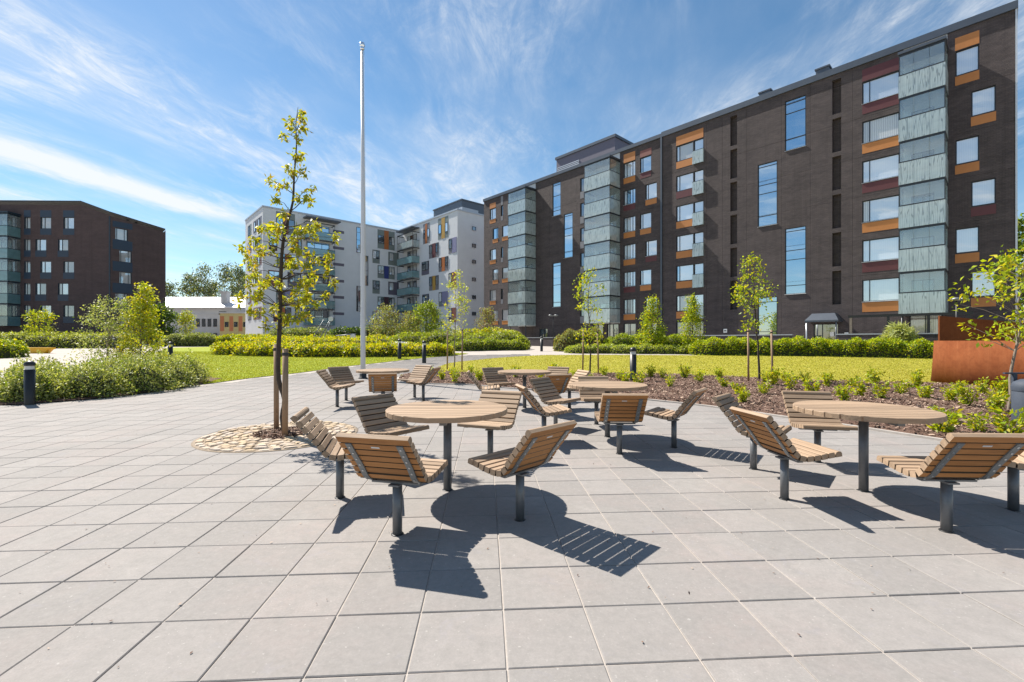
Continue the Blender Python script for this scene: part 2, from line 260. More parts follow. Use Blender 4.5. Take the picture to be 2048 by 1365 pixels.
# ------------------------------------------------------------------ mesh helpers
class MB:
    def __init__(s): s.v = []; s.f = []; s.mi = []; s.mats = []; s.sm = []
    def mat(s, name):
        if name not in s.mats: s.mats.append(name)
        return s.mats.index(name)
    def add(s, vs, fs, m=0, smooth=False, T=None):
        o = len(s.v)
        if T is not None: vs = [tuple(T @ Vector(p)) for p in vs]
        s.v += [tuple(p) for p in vs]
        for f in fs: s.f.append(tuple(i + o for i in f)); s.mi.append(m); s.sm.append(smooth)
    def box(s, x0, x1, y0, y1, z0, z1, m=0, T=None):
        vs = [(x0,y0,z0),(x1,y0,z0),(x1,y1,z0),(x0,y1,z0),(x0,y0,z1),(x1,y0,z1),(x1,y1,z1),(x0,y1,z1)]
        s.add(vs, [(0,3,2,1),(4,5,6,7),(0,1,5,4),(1,2,6,5),(2,3,7,6),(3,0,4,7)], m, False, T)
    def bbox(s, x0, x1, y0, y1, z0, z1, b=0.004, m=0, T=None):   # box with bevelled upper edges
        vs = [(x0,y0,z0),(x1,y0,z0),(x1,y1,z0),(x0,y1,z0),(x0,y0,z1-b),(x1,y0,z1-b),(x1,y1,z1-b),(x0,y1,z1-b),(x0+b,y0+b,z1),(x1-b,y0+b,z1),(x1-b,y1-b,z1),(x0+b,y1-b,z1)]
        s.add(vs, [(0,3,2,1),(0,1,5,4),(1,2,6,5),(2,3,7,6),(3,0,4,7),(4,5,9,8),(5,6,10,9),(6,7,11,10),(7,4,8,11),(8,9,10,11)], m, False, T)
    def cyl(s, c, r, z0, z1, n=20, m=0, r2=None, cap=True, smooth=True):
        r2 = r if r2 is None else r2; o = len(s.v)
        for (rr, z) in ((r, z0), (r2, z1)):
            s.v += [(c[0] + rr * math.cos(2*math.pi*i/n), c[1] + rr * math.sin(2*math.pi*i/n), z) for i in range(n)]
        for i in range(n): s.f.append((o+i, o+(i+1) % n, o+n+(i+1) % n, o+n+i)); s.mi.append(m); s.sm.append(smooth)
        if cap:
            s.f.append(tuple(o+n+i for i in range(n))); s.mi.append(m); s.sm.append(False)
            s.f.append(tuple(o+n-1-i for i in range(n))); s.mi.append(m); s.sm.append(False)
    def lathe(s, c, prof, n=24, m=0):
        o = len(s.v); k = len(prof)
        for (r, z) in prof: s.v += [(c[0]+r*math.cos(2*math.pi*i/n), c[1]+r*math.sin(2*math.pi*i/n), c[2]+z) for i in range(n)]
        for j in range(k-1):
            for i in range(n): s.f.append((o+j*n+i, o+j*n+(i+1) % n, o+(j+1)*n+(i+1) % n, o+(j+1)*n+i)); s.mi.append(m); s.sm.append(True)
    def tube(s, pts, rad, n=8, m=0, cap=True):
        pts = [Vector(p) for p in pts]; o = len(s.v); k = len(pts)
        rad = [float(q) for q in rad] if isinstance(rad, (list, tuple)) else [float(rad)] * k
        ref = Vector((0.3, 1, 0.17)).normalized()
        for j, p in enumerate(pts):
            d = (pts[min(j+1, k-1)] - pts[max(j-1, 0)]).normalized()
            u = d.cross(ref)
            if u.length < 1e-3: u = d.cross(Vector((1, 0, 0)))
            u.normalize(); w = d.cross(u)
            s.v += [tuple(p + rad[j] * (math.cos(2*math.pi*i/n) * u + math.sin(2*math.pi*i/n) * w)) for i in range(n)]
        for j in range(k-1):
            for i in range(n): s.f.append((o+j*n+i, o+(j+1)*n+i, o+(j+1)*n+(i+1) % n, o+j*n+(i+1) % n)); s.mi.append(m); s.sm.append(True)
        if cap:
            s.f.append(tuple(o+i for i in range(n))); s.mi.append(m); s.sm.append(False)
            s.f.append(tuple(o+(k-1)*n+n-1-i for i in range(n))); s.mi.append(m); s.sm.append(False)
    def mesh(s, name, mats=None):
        me = bpy.data.meshes.new(name); me.from_pydata(s.v, [], s.f)
        for mm in (mats or s.mats or []): me.materials.append(M[mm] if isinstance(mm, str) else mm)
        if s.f:
            me.polygons.foreach_set('material_index', s.mi); me.polygons.foreach_set('use_smooth', s.sm)
        me.update(); return me
def ob(name, data, parent=None, loc=(0,0,0), rz=0.0):
    o = bpy.data.objects.new(name, data); COL.objects.link(o); o.location = loc
    if rz: o.rotation_euler = (0, 0, rz)
    if parent is not None: o.parent = parent
    return o
def tag(o, label=None, cat=None, group=None, kind=None):
    if label: o['label'] = label
    if cat: o['category'] = cat
    if group: o['group'] = group
    if kind: o['kind'] = kind
    return o
def thing(name, label, cat, loc=(0,0,0), rz=0.0, group=None):
    return tag(ob(name, None, None, loc, rz), label, cat, group)
def copy_tree(o, parent=None):
    c = o.copy(); COL.objects.link(c); c.parent = parent
    for ch in list(o.children): copy_tree(ch, c)
    return c
def quads_np(name, V, nq, mats, mi=None, smooth=False):       # V: (4*nq,3), faces consecutive quads
    me = bpy.data.meshes.new(name); me.vertices.add(4*nq); me.vertices.foreach_set('co', V.astype(np.float32).ravel())
    me.loops.add(4*nq); me.loops.foreach_set('vertex_index', np.arange(4*nq, dtype=np.int32))
    me.polygons.add(nq); me.polygons.foreach_set('loop_start', np.arange(0, 4*nq, 4, dtype=np.int32)); me.polygons.foreach_set('loop_total', np.full(nq, 4, dtype=np.int32))
    for mm in mats: me.materials.append(M[mm])
    if mi is not None: me.polygons.foreach_set('material_index', mi.astype(np.int32))
    me.update(); me.validate(); return me
def unit(a): return a / np.maximum(np.linalg.norm(a, axis=1, keepdims=True), 1e-9)
def leaves(name, P, size, mats, weights=None, out=None, upb=0.5, spread=1.0, aspect=0.5, droop=0.0, svar=0.35, rg=None):
    """kite-shaped leaves: P bases, out = preferred direction of growth"""
    rg = rg or rng; n = len(P)
    d = unit(rg.normal(size=(n, 3)) * spread + (out if out is not None else 0) + np.array([0, 0, -droop]))
    nn = unit(rg.normal(size=(n, 3)) * 0.8 + np.array([0, 0, upb]))
    side = unit(np.cross(d, nn)); nn = np.cross(side, d)
    L = (size * (1 + svar * rg.uniform(-1, 1, size=n)))[:, None]
    b = P; t = P + d * L; mid = P + d * L * 0.45 + nn * L * 0.10
    V = np.stack([b, mid + side * L * aspect * 0.5, t - nn * L * 0.05, mid - side * L * aspect * 0.5], axis=1).reshape(-1, 3)
    mi = rg.choice(len(mats), size=n, p=weights) if len(mats) > 1 else None
    return quads_np(name, V, n, mats, mi)

# ------------------------------------------------------------------ terrain
def sst(t): t = min(1.0, max(0.0, t)); return t * t * (3 - 2 * t)
def gz(y): return 0.6 * sst((y - 12) / 26.0) + 0.35 * sst((y - 38) / 32.0)
gzv = np.vectorize(gz)
mb = MB(); ys = [-400, -60, -10] + [float(i) for i in range(0, 12, 3)] + [12 + i * 1.0 for i in range(0, 60)] + [75, 100, 160, 400, 1500]
xs = [-1500, -300, -60, 0, 60, 300, 1500]
for y in ys: mb.v += [(x, y, gz(y) - 0.007) for x in xs]
nx = len(xs)
for j in range(len(ys)-1):
    for i in range(nx-1): mb.f.append((j*nx+i, j*nx+i+1, (j+1)*nx+i+1, (j+1)*nx+i)); mb.mi.append(0); mb.sm.append(True)
tag(ob('ground', mb.mesh('ground', ['ground'])), 'pale paved and gravelled ground between the lawns and buildings', None, None, 'structure')

def inside(poly, X, Y):
    c = np.zeros(X.shape, bool); n = len(poly)
    for i in range(n):
        x1, y1 = poly[i]; x2, y2 = poly[(i+1) % n]
        if y1 == y2: continue
        k = ((y1 > Y) != (y2 > Y)) & (X < (x2 - x1) * (Y - y1) / (y2 - y1) + x1); c ^= k
    return c
def smoothline(pts, n=6):
    out = []; k = len(pts)
    for i in range(k-1):
        p0 = Vector(pts[max(i-1, 0)]); p1 = Vector(pts[i]); p2 = Vector(pts[i+1]); p3 = Vector(pts[min(i+2, k-1)])
        for j in range(n):
            t = j / n
            out.append(tuple(0.5 * ((2*p1) + (p2-p0)*t + (2*p0-5*p1+4*p2-p3)*t*t + (3*p1-p0-3*p2+p3)*t**3)))
    out.append(tuple(pts[-1])); return out
def sheet(name, poly, step, zoff, mat, rough=0.0, skirt=0.06):
    P = np.array(poly); x0, y0 = P.min(0); x1, y1 = P.max(0)
    gx, gy = np.meshgrid(np.arange(x0, x1, step), np.arange(y0, y1, step)); gx = gx.ravel() + rng.uniform(-.2, .2, gx.size) * step; gy = gy.ravel() + rng.uniform(-.2, .2, gy.size) * step
    k = inside(poly, gx, gy); pts = [Vector((float(a), float(b))) for a, b in zip(gx[k], gy[k])]
    nb = len(poly); allp = [Vector((float(a), float(b))) for a, b in poly] + pts
    r = geometry.delaunay_2d_cdt(allp, [(i, (i+1) % nb) for i in range(nb)], [], 1, 1e-4)
    vs, fs, orig = r[0], r[2], r[3]
    mb = MB()
    for i, p in enumerate(vs):
        edge = any(o < nb for o in orig[i])
        mb.v.append((p.x, p.y, gz(p.y) + (zoff if not edge else zoff * 0.6) + (0 if edge else rough * float(rng.uniform(0, 1)))))
    for f in fs: mb.f.append(tuple(f)); mb.mi.append(0); mb.sm.append(True)
    return mb.mesh(name, [mat])

LAWN_L = smoothline([(-9.7, 14.2), (-9.42, 16.17), (-8.62, 18.3), (-7.98, 20.9), (-7.02, 23.1), (-5.33, 26.7), (-3.8, 28.9)], 4) + [(-3.0, 31), (-8, 36), (-14, 40), (-24, 48), (-33, 52), (-36, 47), (-26, 33), (-19, 24), (-15, 18)]
LAWN_R = [(-4.3, 17.2), (-3.9, 18.5)] + smoothline([(-3.45, 20.0), (-3.2, 23.1), (-2.26, 24.8), (-0.28, 27.5), (2.1, 29.4)], 4) + [(6, 29.6), (13.4, 29.0), (19, 27.9), (24.3, 25.9), (26, 20), (20, 13), (13, 12), (9, 13), (7, 14.5), (4, 15.5), (0, 15.5)]
BED_F = smoothline([(-4.1, 16.6), (-3.97, 15.8), (-3.54, 14.75), (-2.88, 14.38), (-1.36, 14.08), (-0.31, 13.24), (1.68, 12.0), (3.16, 10.57), (4.18, 9.44), (4.93, 8.14), (5.49, 7.24), (5.98, 6.23), (6.35, 5.58), (6.8, 4.6)], 4)
BED_B = smoothline([(14, 5), (14.5, 10), (13.5, 13.6), (11.4, 14.6), (9.5, 14.9), (8.2, 16.0), (5.5, 17.4), (2.5, 17.4), (0.5, 17.1), (-1.5, 17.6), (-3.0, 18.5), (-3.9, 17.9)], 4)
tag(ob('lawn', sheet('lawn', LAWN_L, 1.2, 0.02, 'lawn')), 'mown lawn behind the flagpole and the staked young tree', None, None, 'structure')
tag(ob('lawn', sheet('lawn', LAWN_R, 1.2, 0.02, 'lawn_dry')), 'mown lawn between the mulched bed and the clipped hedge', None, None, 'structure')
BED = BED_F + BED_B
bed = tag(ob('planting_bed', sheet('planting_bed', BED, 0.3, 0.05, 'soil', 0.05)), 'soil of the curved planting bed along the plaza', None, None, 'structure')
tag(ob('planting_bed', sheet('planting_bed', [(-11.6, 9.45), (-10.6, 9.75), (-10.0, 10.6), (-9.75, 11.6), (-9.7, 13), (-9.85, 14.5), (-10.3, 16.0), (-12, 16.8), (-14.2, 16.4), (-14.8, 14.2), (-13.6, 11.4)], .35, 0.03, 'soil', 0.03)), 'soil under the silvery shrubs beside the left path', None, None, 'structure')
# edging strip of the bed
mb = MB()
for i in range(len(BED_F)-1):
    a0 = Vector(BED_F[max(i-1, 0)]); a1 = Vector(BED_F[i]); a2 = Vector(BED_F[i+1]); a3 = Vector(BED_F[min(i+2, len(BED_F)-1)])
    n1 = (a2 - a0).normalized(); n1 = Vector((-n1.y, n1.x)); n2 = (a3 - a1).normalized(); n2 = Vector((-n2.y, n2.x))
    q = [a1 + n1*0.04, a1 - n1*0.07, a2 - n2*0.07, a2 + n2*0.04]; z1 = gz(a1.y); z2 = gz(a2.y)
    mb.add([(q[0].x,q[0].y,z1+.03),(q[1].x,q[1].y,z1+.03),(q[2].x,q[2].y,z2+.03),(q[3].x,q[3].y,z2+.03),(q[1].x,q[1].y,z1-.03),(q[2].x,q[2].y,z2-.03),(q[0].x,q[0].y,z1-.03),(q[3].x,q[3].y,z2-.03)],
           [(0,1,2,3),(1,4,5,2),(0,3,7,6)])
ob('edging', mb.mesh('edging', ['edging']), bed)
# bark chips on the bed
def chips(poly, n, near=True):
    P = np.array(poly); x0, y0 = P.min(0); x1, y1 = P.max(0)
    X = rng.uniform(x0, x1, n*4); Y = rng.uniform(y0, y1, n*4); k = inside(poly, X, Y) & (np.abs(X) < 1.16*Y+0.6); X = X[k][:n]; Y = Y[k][:n]; n = len(X)
    Z = gzv(Y) + 0.05 + rng.uniform(0.0, 0.055, n)
    d = unit(rng.normal(size=(n, 3)) * np.array([1, 1, 0.35])); s = unit(np.cross(d, unit(rng.normal(size=(n, 3)) * 0.45 + np.array([0, 0, 1]))))
    L = rng.uniform(0.012, 0.04, n)[:, None]; Wd = L * rng.uniform(0.25, 0.5, n)[:, None]; C = np.stack([X, Y, Z], 1)
    V = np.stack([C - d*L - s*Wd*.6, C - d*L*.8 + s*Wd, C + d*L + s*Wd*.7, C + d*L*.9 - s*Wd], 1).reshape(-1, 3)
    return quads_np('bark_mulch', V, n, ['bark'])
tag(ob('bark_mulch', chips(BED, 70000)), 'brown bark mulch covering the planting bed', 'mulch', None, 'stuff')

# ------------------------------------------------------------------ paving slabs
PA = R(3.45); PITCH = 0.4185; GAP = 0.007
ux, uy = math.cos(PA), math.sin(PA); O = (-0.0447, 2.314)
PLAZA = [(-14, 0.2), (14, 0.2), (8, 4.5)] + [(p[0] + 0.35, p[1]) for p in BED_F[::-1]] + [(-3.6, 19), (-3.3, 23), (-1.5, 26), (1.5, 29.5), (1.0, 31), (-3.6, 29.4), (-5.0, 27.3), (-6.7, 23.5), (-7.7, 21.2), (-8.3, 18.5), (-9.1, 16.3), (-9.5, 14.3), (-9.6, 11.2), (-10.0, 10.2), (-10.8, 9.6), (-14.5, 9.0)]
sm = MB(); h = (PITCH - GAP) / 2; sm.bbox(-h, h, -h, h, -0.05, 0.0, 0.004)
slab_me = sm.mesh('paving_slab', ['slab'])
cand = []
for i in range(-60, 61):
    for j in range(-6, 75):
        cx = O[0] + (i+.5)*PITCH*ux - (j+.5)*PITCH*uy; cy = O[1] + (i+.5)*PITCH*uy + (j+.5)*PITCH*ux
        if cy < 0.9 or abs(cx) > 1.15*cy + 2.5: continue
        cand.append((math.hypot(cx, cy), cx, cy))
cx = np.array([c[1] for c in cand]); cy = np.array([c[2] for c in cand]); k = inside(PLAZA, cx, cy)
cand = sorted([(c[0] + (50 if abs(c[1]) > 1.15*c[2] + .3 or c[2] < 1.5 else 0), c[1], c[2]) for c, q in zip(cand, k) if q])
plaza = tag(ob('pavement', None), 'plaza paved with square grey concrete slabs', None, None, 'structure')
for (d, x, y) in cand[:300]:
    o = ob('paving_slab', slab_me, plaza, (x, y, random.uniform(-0.0022, 0.0012)), PA + random.uniform(-.004, .004))
    o.rotation_euler.x = random.uniform(-.0025, .0025); o.rotation_euler.y = random.uniform(-.0025, .0025)
mb = MB()
for (d, x, y) in cand[300:]:
    T = Matrix.Translation((x, y, gz(y) + random.uniform(-0.002, 0.001))) @ Matrix.Rotation(PA + random.uniform(-.003, .003), 4, 'Z')
    mb.bbox(-h, h, -h, h, -0.05, 0.0, 0.004, 0, T)
tag(ob('paving_slab_field', mb.mesh('paving_slab_field', ['slab']), plaza), None, None, None, 'stuff')
# crumbs, grit and dry leaves lying on the slabs
n = 260; Y = rng.uniform(1.6, 9, n); X = rng.uniform(-1, 1, n) * 1.1 * Y; C = np.stack([X, Y, np.full(n, 0.006)], 1)
d = unit(rng.normal(size=(n, 3)) * np.array([1, 1, .25])); s = unit(np.cross(d, np.tile([0, 0, 1.0], (n, 1)))); L = rng.uniform(.003, .011, n)[:, None]
ok = inside(PLAZA, X, Y)
V = np.stack([C-d*L, C+s*L*.5, C+d*L, C-s*L*.5], 1)[ok].reshape(-1, 3)
tag(ob('ground_litter', quads_np('ground_litter', V, len(V)//4, ['bark'])), 'scattered bits of dry leaf and grit on the slabs', 'litter', None, 'stuff')

# ------------------------------------------------------------------ tree pit of natural stones
PIT = (-3.4, 6.62)
pit = tag(ob('tree_pit', None, None, (*PIT, 0)), 'round patch of pale natural stones around the staked young tree', 'stone paving')
mb = MB(); mb.lathe((0, 0, 0), [(1.08, -0.01), (1.08, 0.003), (1.04, 0.005), (0.0, 0.006)], 48)
ob('bedding', mb.mesh('bedding', ['bedding_sand']), pit)
stones = []
for q in range(7):
    m = MB(); n = 7; w = 0.5; vs = []
    rr = [random.uniform(.80, 1.06) for _ in range(n)]
    for (z, f) in ((0, 1.0), (0.03, 0.98), (0.042, 0.78)):
        for i in range(n): 
            a = 2*math.pi*i/n; sx = math.copysign(abs(math.cos(a))**.6, math.cos(a)); sy = math.copysign(abs(math.sin(a))**.6, math.sin(a))
            vs.append((sx*rr[i]*f*0.5, sy*rr[i]*f*0.5, z))
    fs = [(j*n+i, j*n+(i+1) % n, (j+1)*n+(i+1) % n, (j+1)*n+i) for j in range(2) for i in range(n)] + [tuple(2*n+i for i in range(n))]
    m.add(vs, fs); stones.append(m.mesh('stone', ['cobble']))
rad = 0.36; ring = 0
while rad < 1.08:
    a = random.random()
    end = a + 2*math.pi
    while a < end - 0.6 * 0.12 / rad:
        ln = random.uniform(.10, .20); th = a + ln/2/rad
        o = ob('stone', random.choice(stones), pit, (rad*math.cos(th), rad*math.sin(th), -0.020 + random.uniform(0, .006)), th + math.pi/2 + random.uniform(-.1, .1))
        o.scale = (ln*0.98, random.uniform(.092, .108), random.uniform(.7, 1.1)); o.rotation_euler.x = random.uniform(-.06, .06)
        a += (ln + .006) / rad
    rad += .105
m = MB(); m.lathe((0, 0, 0), [(0.36, 0.012), (0.28, 0.035), (0.15, 0.055), (0.0, 0.06)], 24); ob('soil', m.mesh('soil', ['soil']), pit)
n = 700; th = rng.uniform(0, 6.283, n); rr = np.sqrt(rng.uniform(0, .13, n)); C = np.stack([rr*np.cos(th), rr*np.sin(th), 0.07 - 0.1*rr + rng.uniform(0, .02, n)], 1)
d = unit(rng.normal(size=(n, 3))*np.array([1, 1, .4])); s = unit(np.cross(d, unit(rng.normal(size=(n, 3))*.5+np.array([0, 0, 1])))); L = rng.uniform(.012, .035, n)[:, None]
tag(ob('mulch', quads_np('mulch', np.stack([C-d*L, C+s*L*.4, C+d*L, C-s*L*.4], 1).reshape(-1, 3), n, ['bark']), pit), None, None, None, 'stuff')
#@@PART2
# ------------------------------------------------------------------ buildings
class Frame:                                # a facade plane: local x along the wall (left to right), y into the building
    def __init__(s, o, ang): s.o = o; s.a = ang; s.c = math.cos(ang); s.s = math.sin(ang)
    def at(s, x, y=0.0): return (s.o[0] + x*s.c - y*s.s, s.o[1] + x*s.s + y*s.c)
def rel(parent, p, z=0.0): return (p[0] - parent.location.x, p[1] - parent.location.y, z - parent.location.z)
WC = {}
def cached(key, fn):
    if key not in WC: WC[key] = fn()
    return WC[key]
def rects(x0, x1, z0, z1, ops):
    X = sorted({x0, x1} | {v for o in ops for v in (o[0], o[1]) if x0 < v < x1}); Z = sorted({z0, z1} | {v for o in ops for v in (o[2], o[3]) if z0 < v < z1})
    out = []
    for j in range(len(Z)-1):
        run = None
        for i in range(len(X)-1):
            cx, cz = (X[i]+X[i+1])/2, (Z[j]+Z[j+1])/2
            hole = any(o[0] < cx < o[1] and o[2] < cz < o[3] for o in ops)
            if hole:
                if run: out.append(run); run = None
            else:
                run = (run[0], X[i+1], Z[j], Z[j+1]) if run else (X[i], X[i+1], Z[j], Z[j+1])
        if run: out.append(run)
    return out
def facade(parent, fr, x0, x1, z0, z1, ops, xj, zj, mat, gap=0.012, alt=(), altmat=None):
    """backing wall with openings, clad with separate panels that leave recessed joints"""
    mb = MB()
    for (a, b, c, d) in rects(x0, x1, z0, z1, ops): mb.add([(a,.035,c),(b,.035,c),(b,.035,d),(a,.035,d)], [(0,1,2,3)])
    ob('wall', mb.mesh('wall', ['joint_dark']), parent, rel(parent, fr.o), fr.a)
    X = [x0] + [x for x in xj if x0 < x < x1] + [x1]; Z = [z0] + [z for z in zj if z0 < z < z1] + [z1]
    for i in range(len(X)-1):
        for j in range(len(Z)-1):
            a, b, c, d = X[i]+gap/2, X[i+1]-gap/2, Z[j]+gap/2, Z[j+1]-gap/2
            o2 = [o for o in ops if o[0] < b and o[1] > a and o[2] < d and o[3] > c]
            rs = rects(a, b, c, d, o2)
            if not rs: continue
            mb = MB()
            for (p, q, r, s) in rs: mb.add([(p,0,r),(q,0,r),(q,0,s),(p,0,s)], [(0,1,2,3)])
            mb.add([(a,0,c),(b,0,c),(b,0,d),(a,0,d),(a,.034,c),(b,.034,c),(b,.034,d),(a,.034,d)], [(4,5,1,0),(2,6,7,3),(5,6,2,1),(4,0,3,7)])
            ob('panel', mb.mesh('panel', [altmat if any(p_ < (a+b)/2 < q_ for p_, q_ in alt) and c > 3.0 else mat]), parent, rel(parent, fr.o), fr.a)
def window(parent, fr, x0, x1, z0, z1, panes=((0, 1),), mat='pane_blind', frame='frame_dark', depth=0.14, sill=True, proud=0.0, zs=(), reveal=True):
    w, h = x1-x0, z1-z0; key = ('win', round(w, 2), round(h, 2), tuple(panes), frame, depth, proud, tuple(zs), reveal)
    def mk():
        m = MB(); f = 0.055
        if reveal:
            m.add([(0,-.004,0),(w,-.004,0),(w,-.004,h),(0,-.004,h),(0,depth+.06,0),(w,depth+.06,0),(w,depth+.06,h),(0,depth+.06,h)], [(0,1,5,4),(1,2,6,5),(2,3,7,6),(3,0,4,7)])
        y0, y1 = (depth-.05, depth+.05)
        m.box(0, w, y0, y1, 0, f); m.box(0, w, y0, y1, h-f, h); m.box(0, f, y0, y1, f, h-f); m.box(w-f, w, y0, y1, f, h-f)
        for (a, b) in panes[1:]: m.box(a*w-.025, a*w+.025, y0, y1, f, h-f)
        for q in zs: m.box(f, w-f, y0+.004, y1-.004, q*h-.025, q*h+.025)
        return m.mesh('window', [frame])
    p = fr.at(x0, -proud); o = ob('window', cached(key, mk), parent, rel(parent, p, z0), fr.a)
    zz = [0] + list(zs) + [1]
    for (a, b) in panes:
        for i in range(len(zz)-1):
            pw, ph = (b-a)*w-.05, (zz[i+1]-zz[i])*h-.05
            mt = mat if isinstance(mat, str) else random.choice(mat)
            def mp():
                m = MB(); m.box(0, pw, 0, .02, 0, ph); return m.mesh('pane', [mt])
            ob('pane', cached(('pane', round(pw, 2), round(ph, 2), mt), mp), o, (a*w+.025, depth, zz[i]*h+.025))
    if sill:
        def ms():
            m = MB(); m.add([(-.03,-.06,-.03),(w+.03,-.06,-.03),(w+.03,-.06,-.012),(-.03,-.06,-.012),(-.03,depth-.05,-.03),(w+.03,depth-.05,-.03),(w+.03,depth-.05,.02),(-.03,depth-.05,.02)],
                            [(0,1,2,3),(3,2,6,7),(0,4,5,1),(1,5,6,2),(0,3,7,4)]); return m.mesh('sill', ['sill'])
        ob('sill', cached(('sill', round(w, 2), depth), ms), o)
    return o
def plate(parent, fr, x0, x1, z0, z1, mat, proud=0.012, th=0.03, name='spandrel_panel'):
    w, h = x1-x0, z1-z0
    def mk():
        m = MB(); m.box(0, w, -proud, th-proud, 0, h); return m.mesh(name, [mat])
    return ob(name, cached((name, round(w, 2), round(h, 2), mat, proud, th), mk), parent, rel(parent, fr.at(x0), z0), fr.a)
def balcony(parent, fr, x0, x1, z0, depth, rail_h, total_h, npf, nps, rail='rail_glass', glazed=True, slab_t=0.22, frame='frame_dark', sides='LR', overhang=0.0):
    """one glazed balcony: slab with posts; railing panes and upper panes are sub-parts"""
    w = x1-x0; m = MB(); c = m.mat('concrete'); f = m.mat(frame)
    m.box(0.02, w-.02, -depth+.02, 0, .12, .12+slab_t, c)
    m.box(0, w, -depth-.02, -depth+.06, rail_h-.03, rail_h+.035, f)
    for x in (0, w-.06): m.box(x, x+.06, -depth+.061, 0, rail_h-.03, rail_h+.035, f)
    m.box(0, w, -depth-.012, -depth+.05, total_h-.15, total_h-.005, f)
    for x in (0, w-.06):
        m.box(x, x+.06, -depth+.051, 0, total_h-.15, total_h-.005, f)
        m.box(x+.006, x+.054, -depth+.002, -depth+.058, .0, total_h-.16, f)
    b = ob('balcony', m.mesh('balcony'), parent, rel(parent, fr.at(x0), z0), fr.a)
    def pm(pw, ph, mt, nm):
        def mk():
            q = MB(); q.box(0, pw, 0, .016, 0, ph); return q.mesh(nm, [mt])
        return cached((nm, round(pw, 2), round(ph, 2), mt), mk)
    for i in range(npf):
        pw = w/npf
        ob('railing_pane', pm(pw-.012, rail_h-.05, rail, 'railing_pane'), b, (i*pw+.006, -depth-.038, 0))
        if glazed: ob('glazing_pane', pm(pw-.016, total_h-rail_h-.20, 'clear_glass', 'glazing_pane'), b, (i*pw+.008, -depth+.01, rail_h+.04))
    for sd_, X in (('L', -.02), ('R', w+.004)):
        if sd_ not in sides: continue
        for i in range(nps):
            pw = (depth-.02)/nps
            o = ob('railing_pane', pm(pw-.012, rail_h-.05, rail, 'railing_pane'), b, (X+.016, -depth+i*pw, 0), math.pi/2)
            if glazed: o = ob('glazing_pane', pm(pw-.016, total_h-rail_h-.20, 'clear_glass', 'glazing_pane'), b, (X+(.05 if sd_ == 'L' else -.02), -depth+.05+i*pw, rail_h+.04), math.pi/2)
    return b
def block(parent, fr, x0, x1, y0, y1, z0, z1, mat, name='wall'):
    m = MB(); m.box(x0, x1, y0, y1, z0, z1); return ob(name, m.mesh(name, [mat]), parent, rel(parent, fr.o), fr.a)

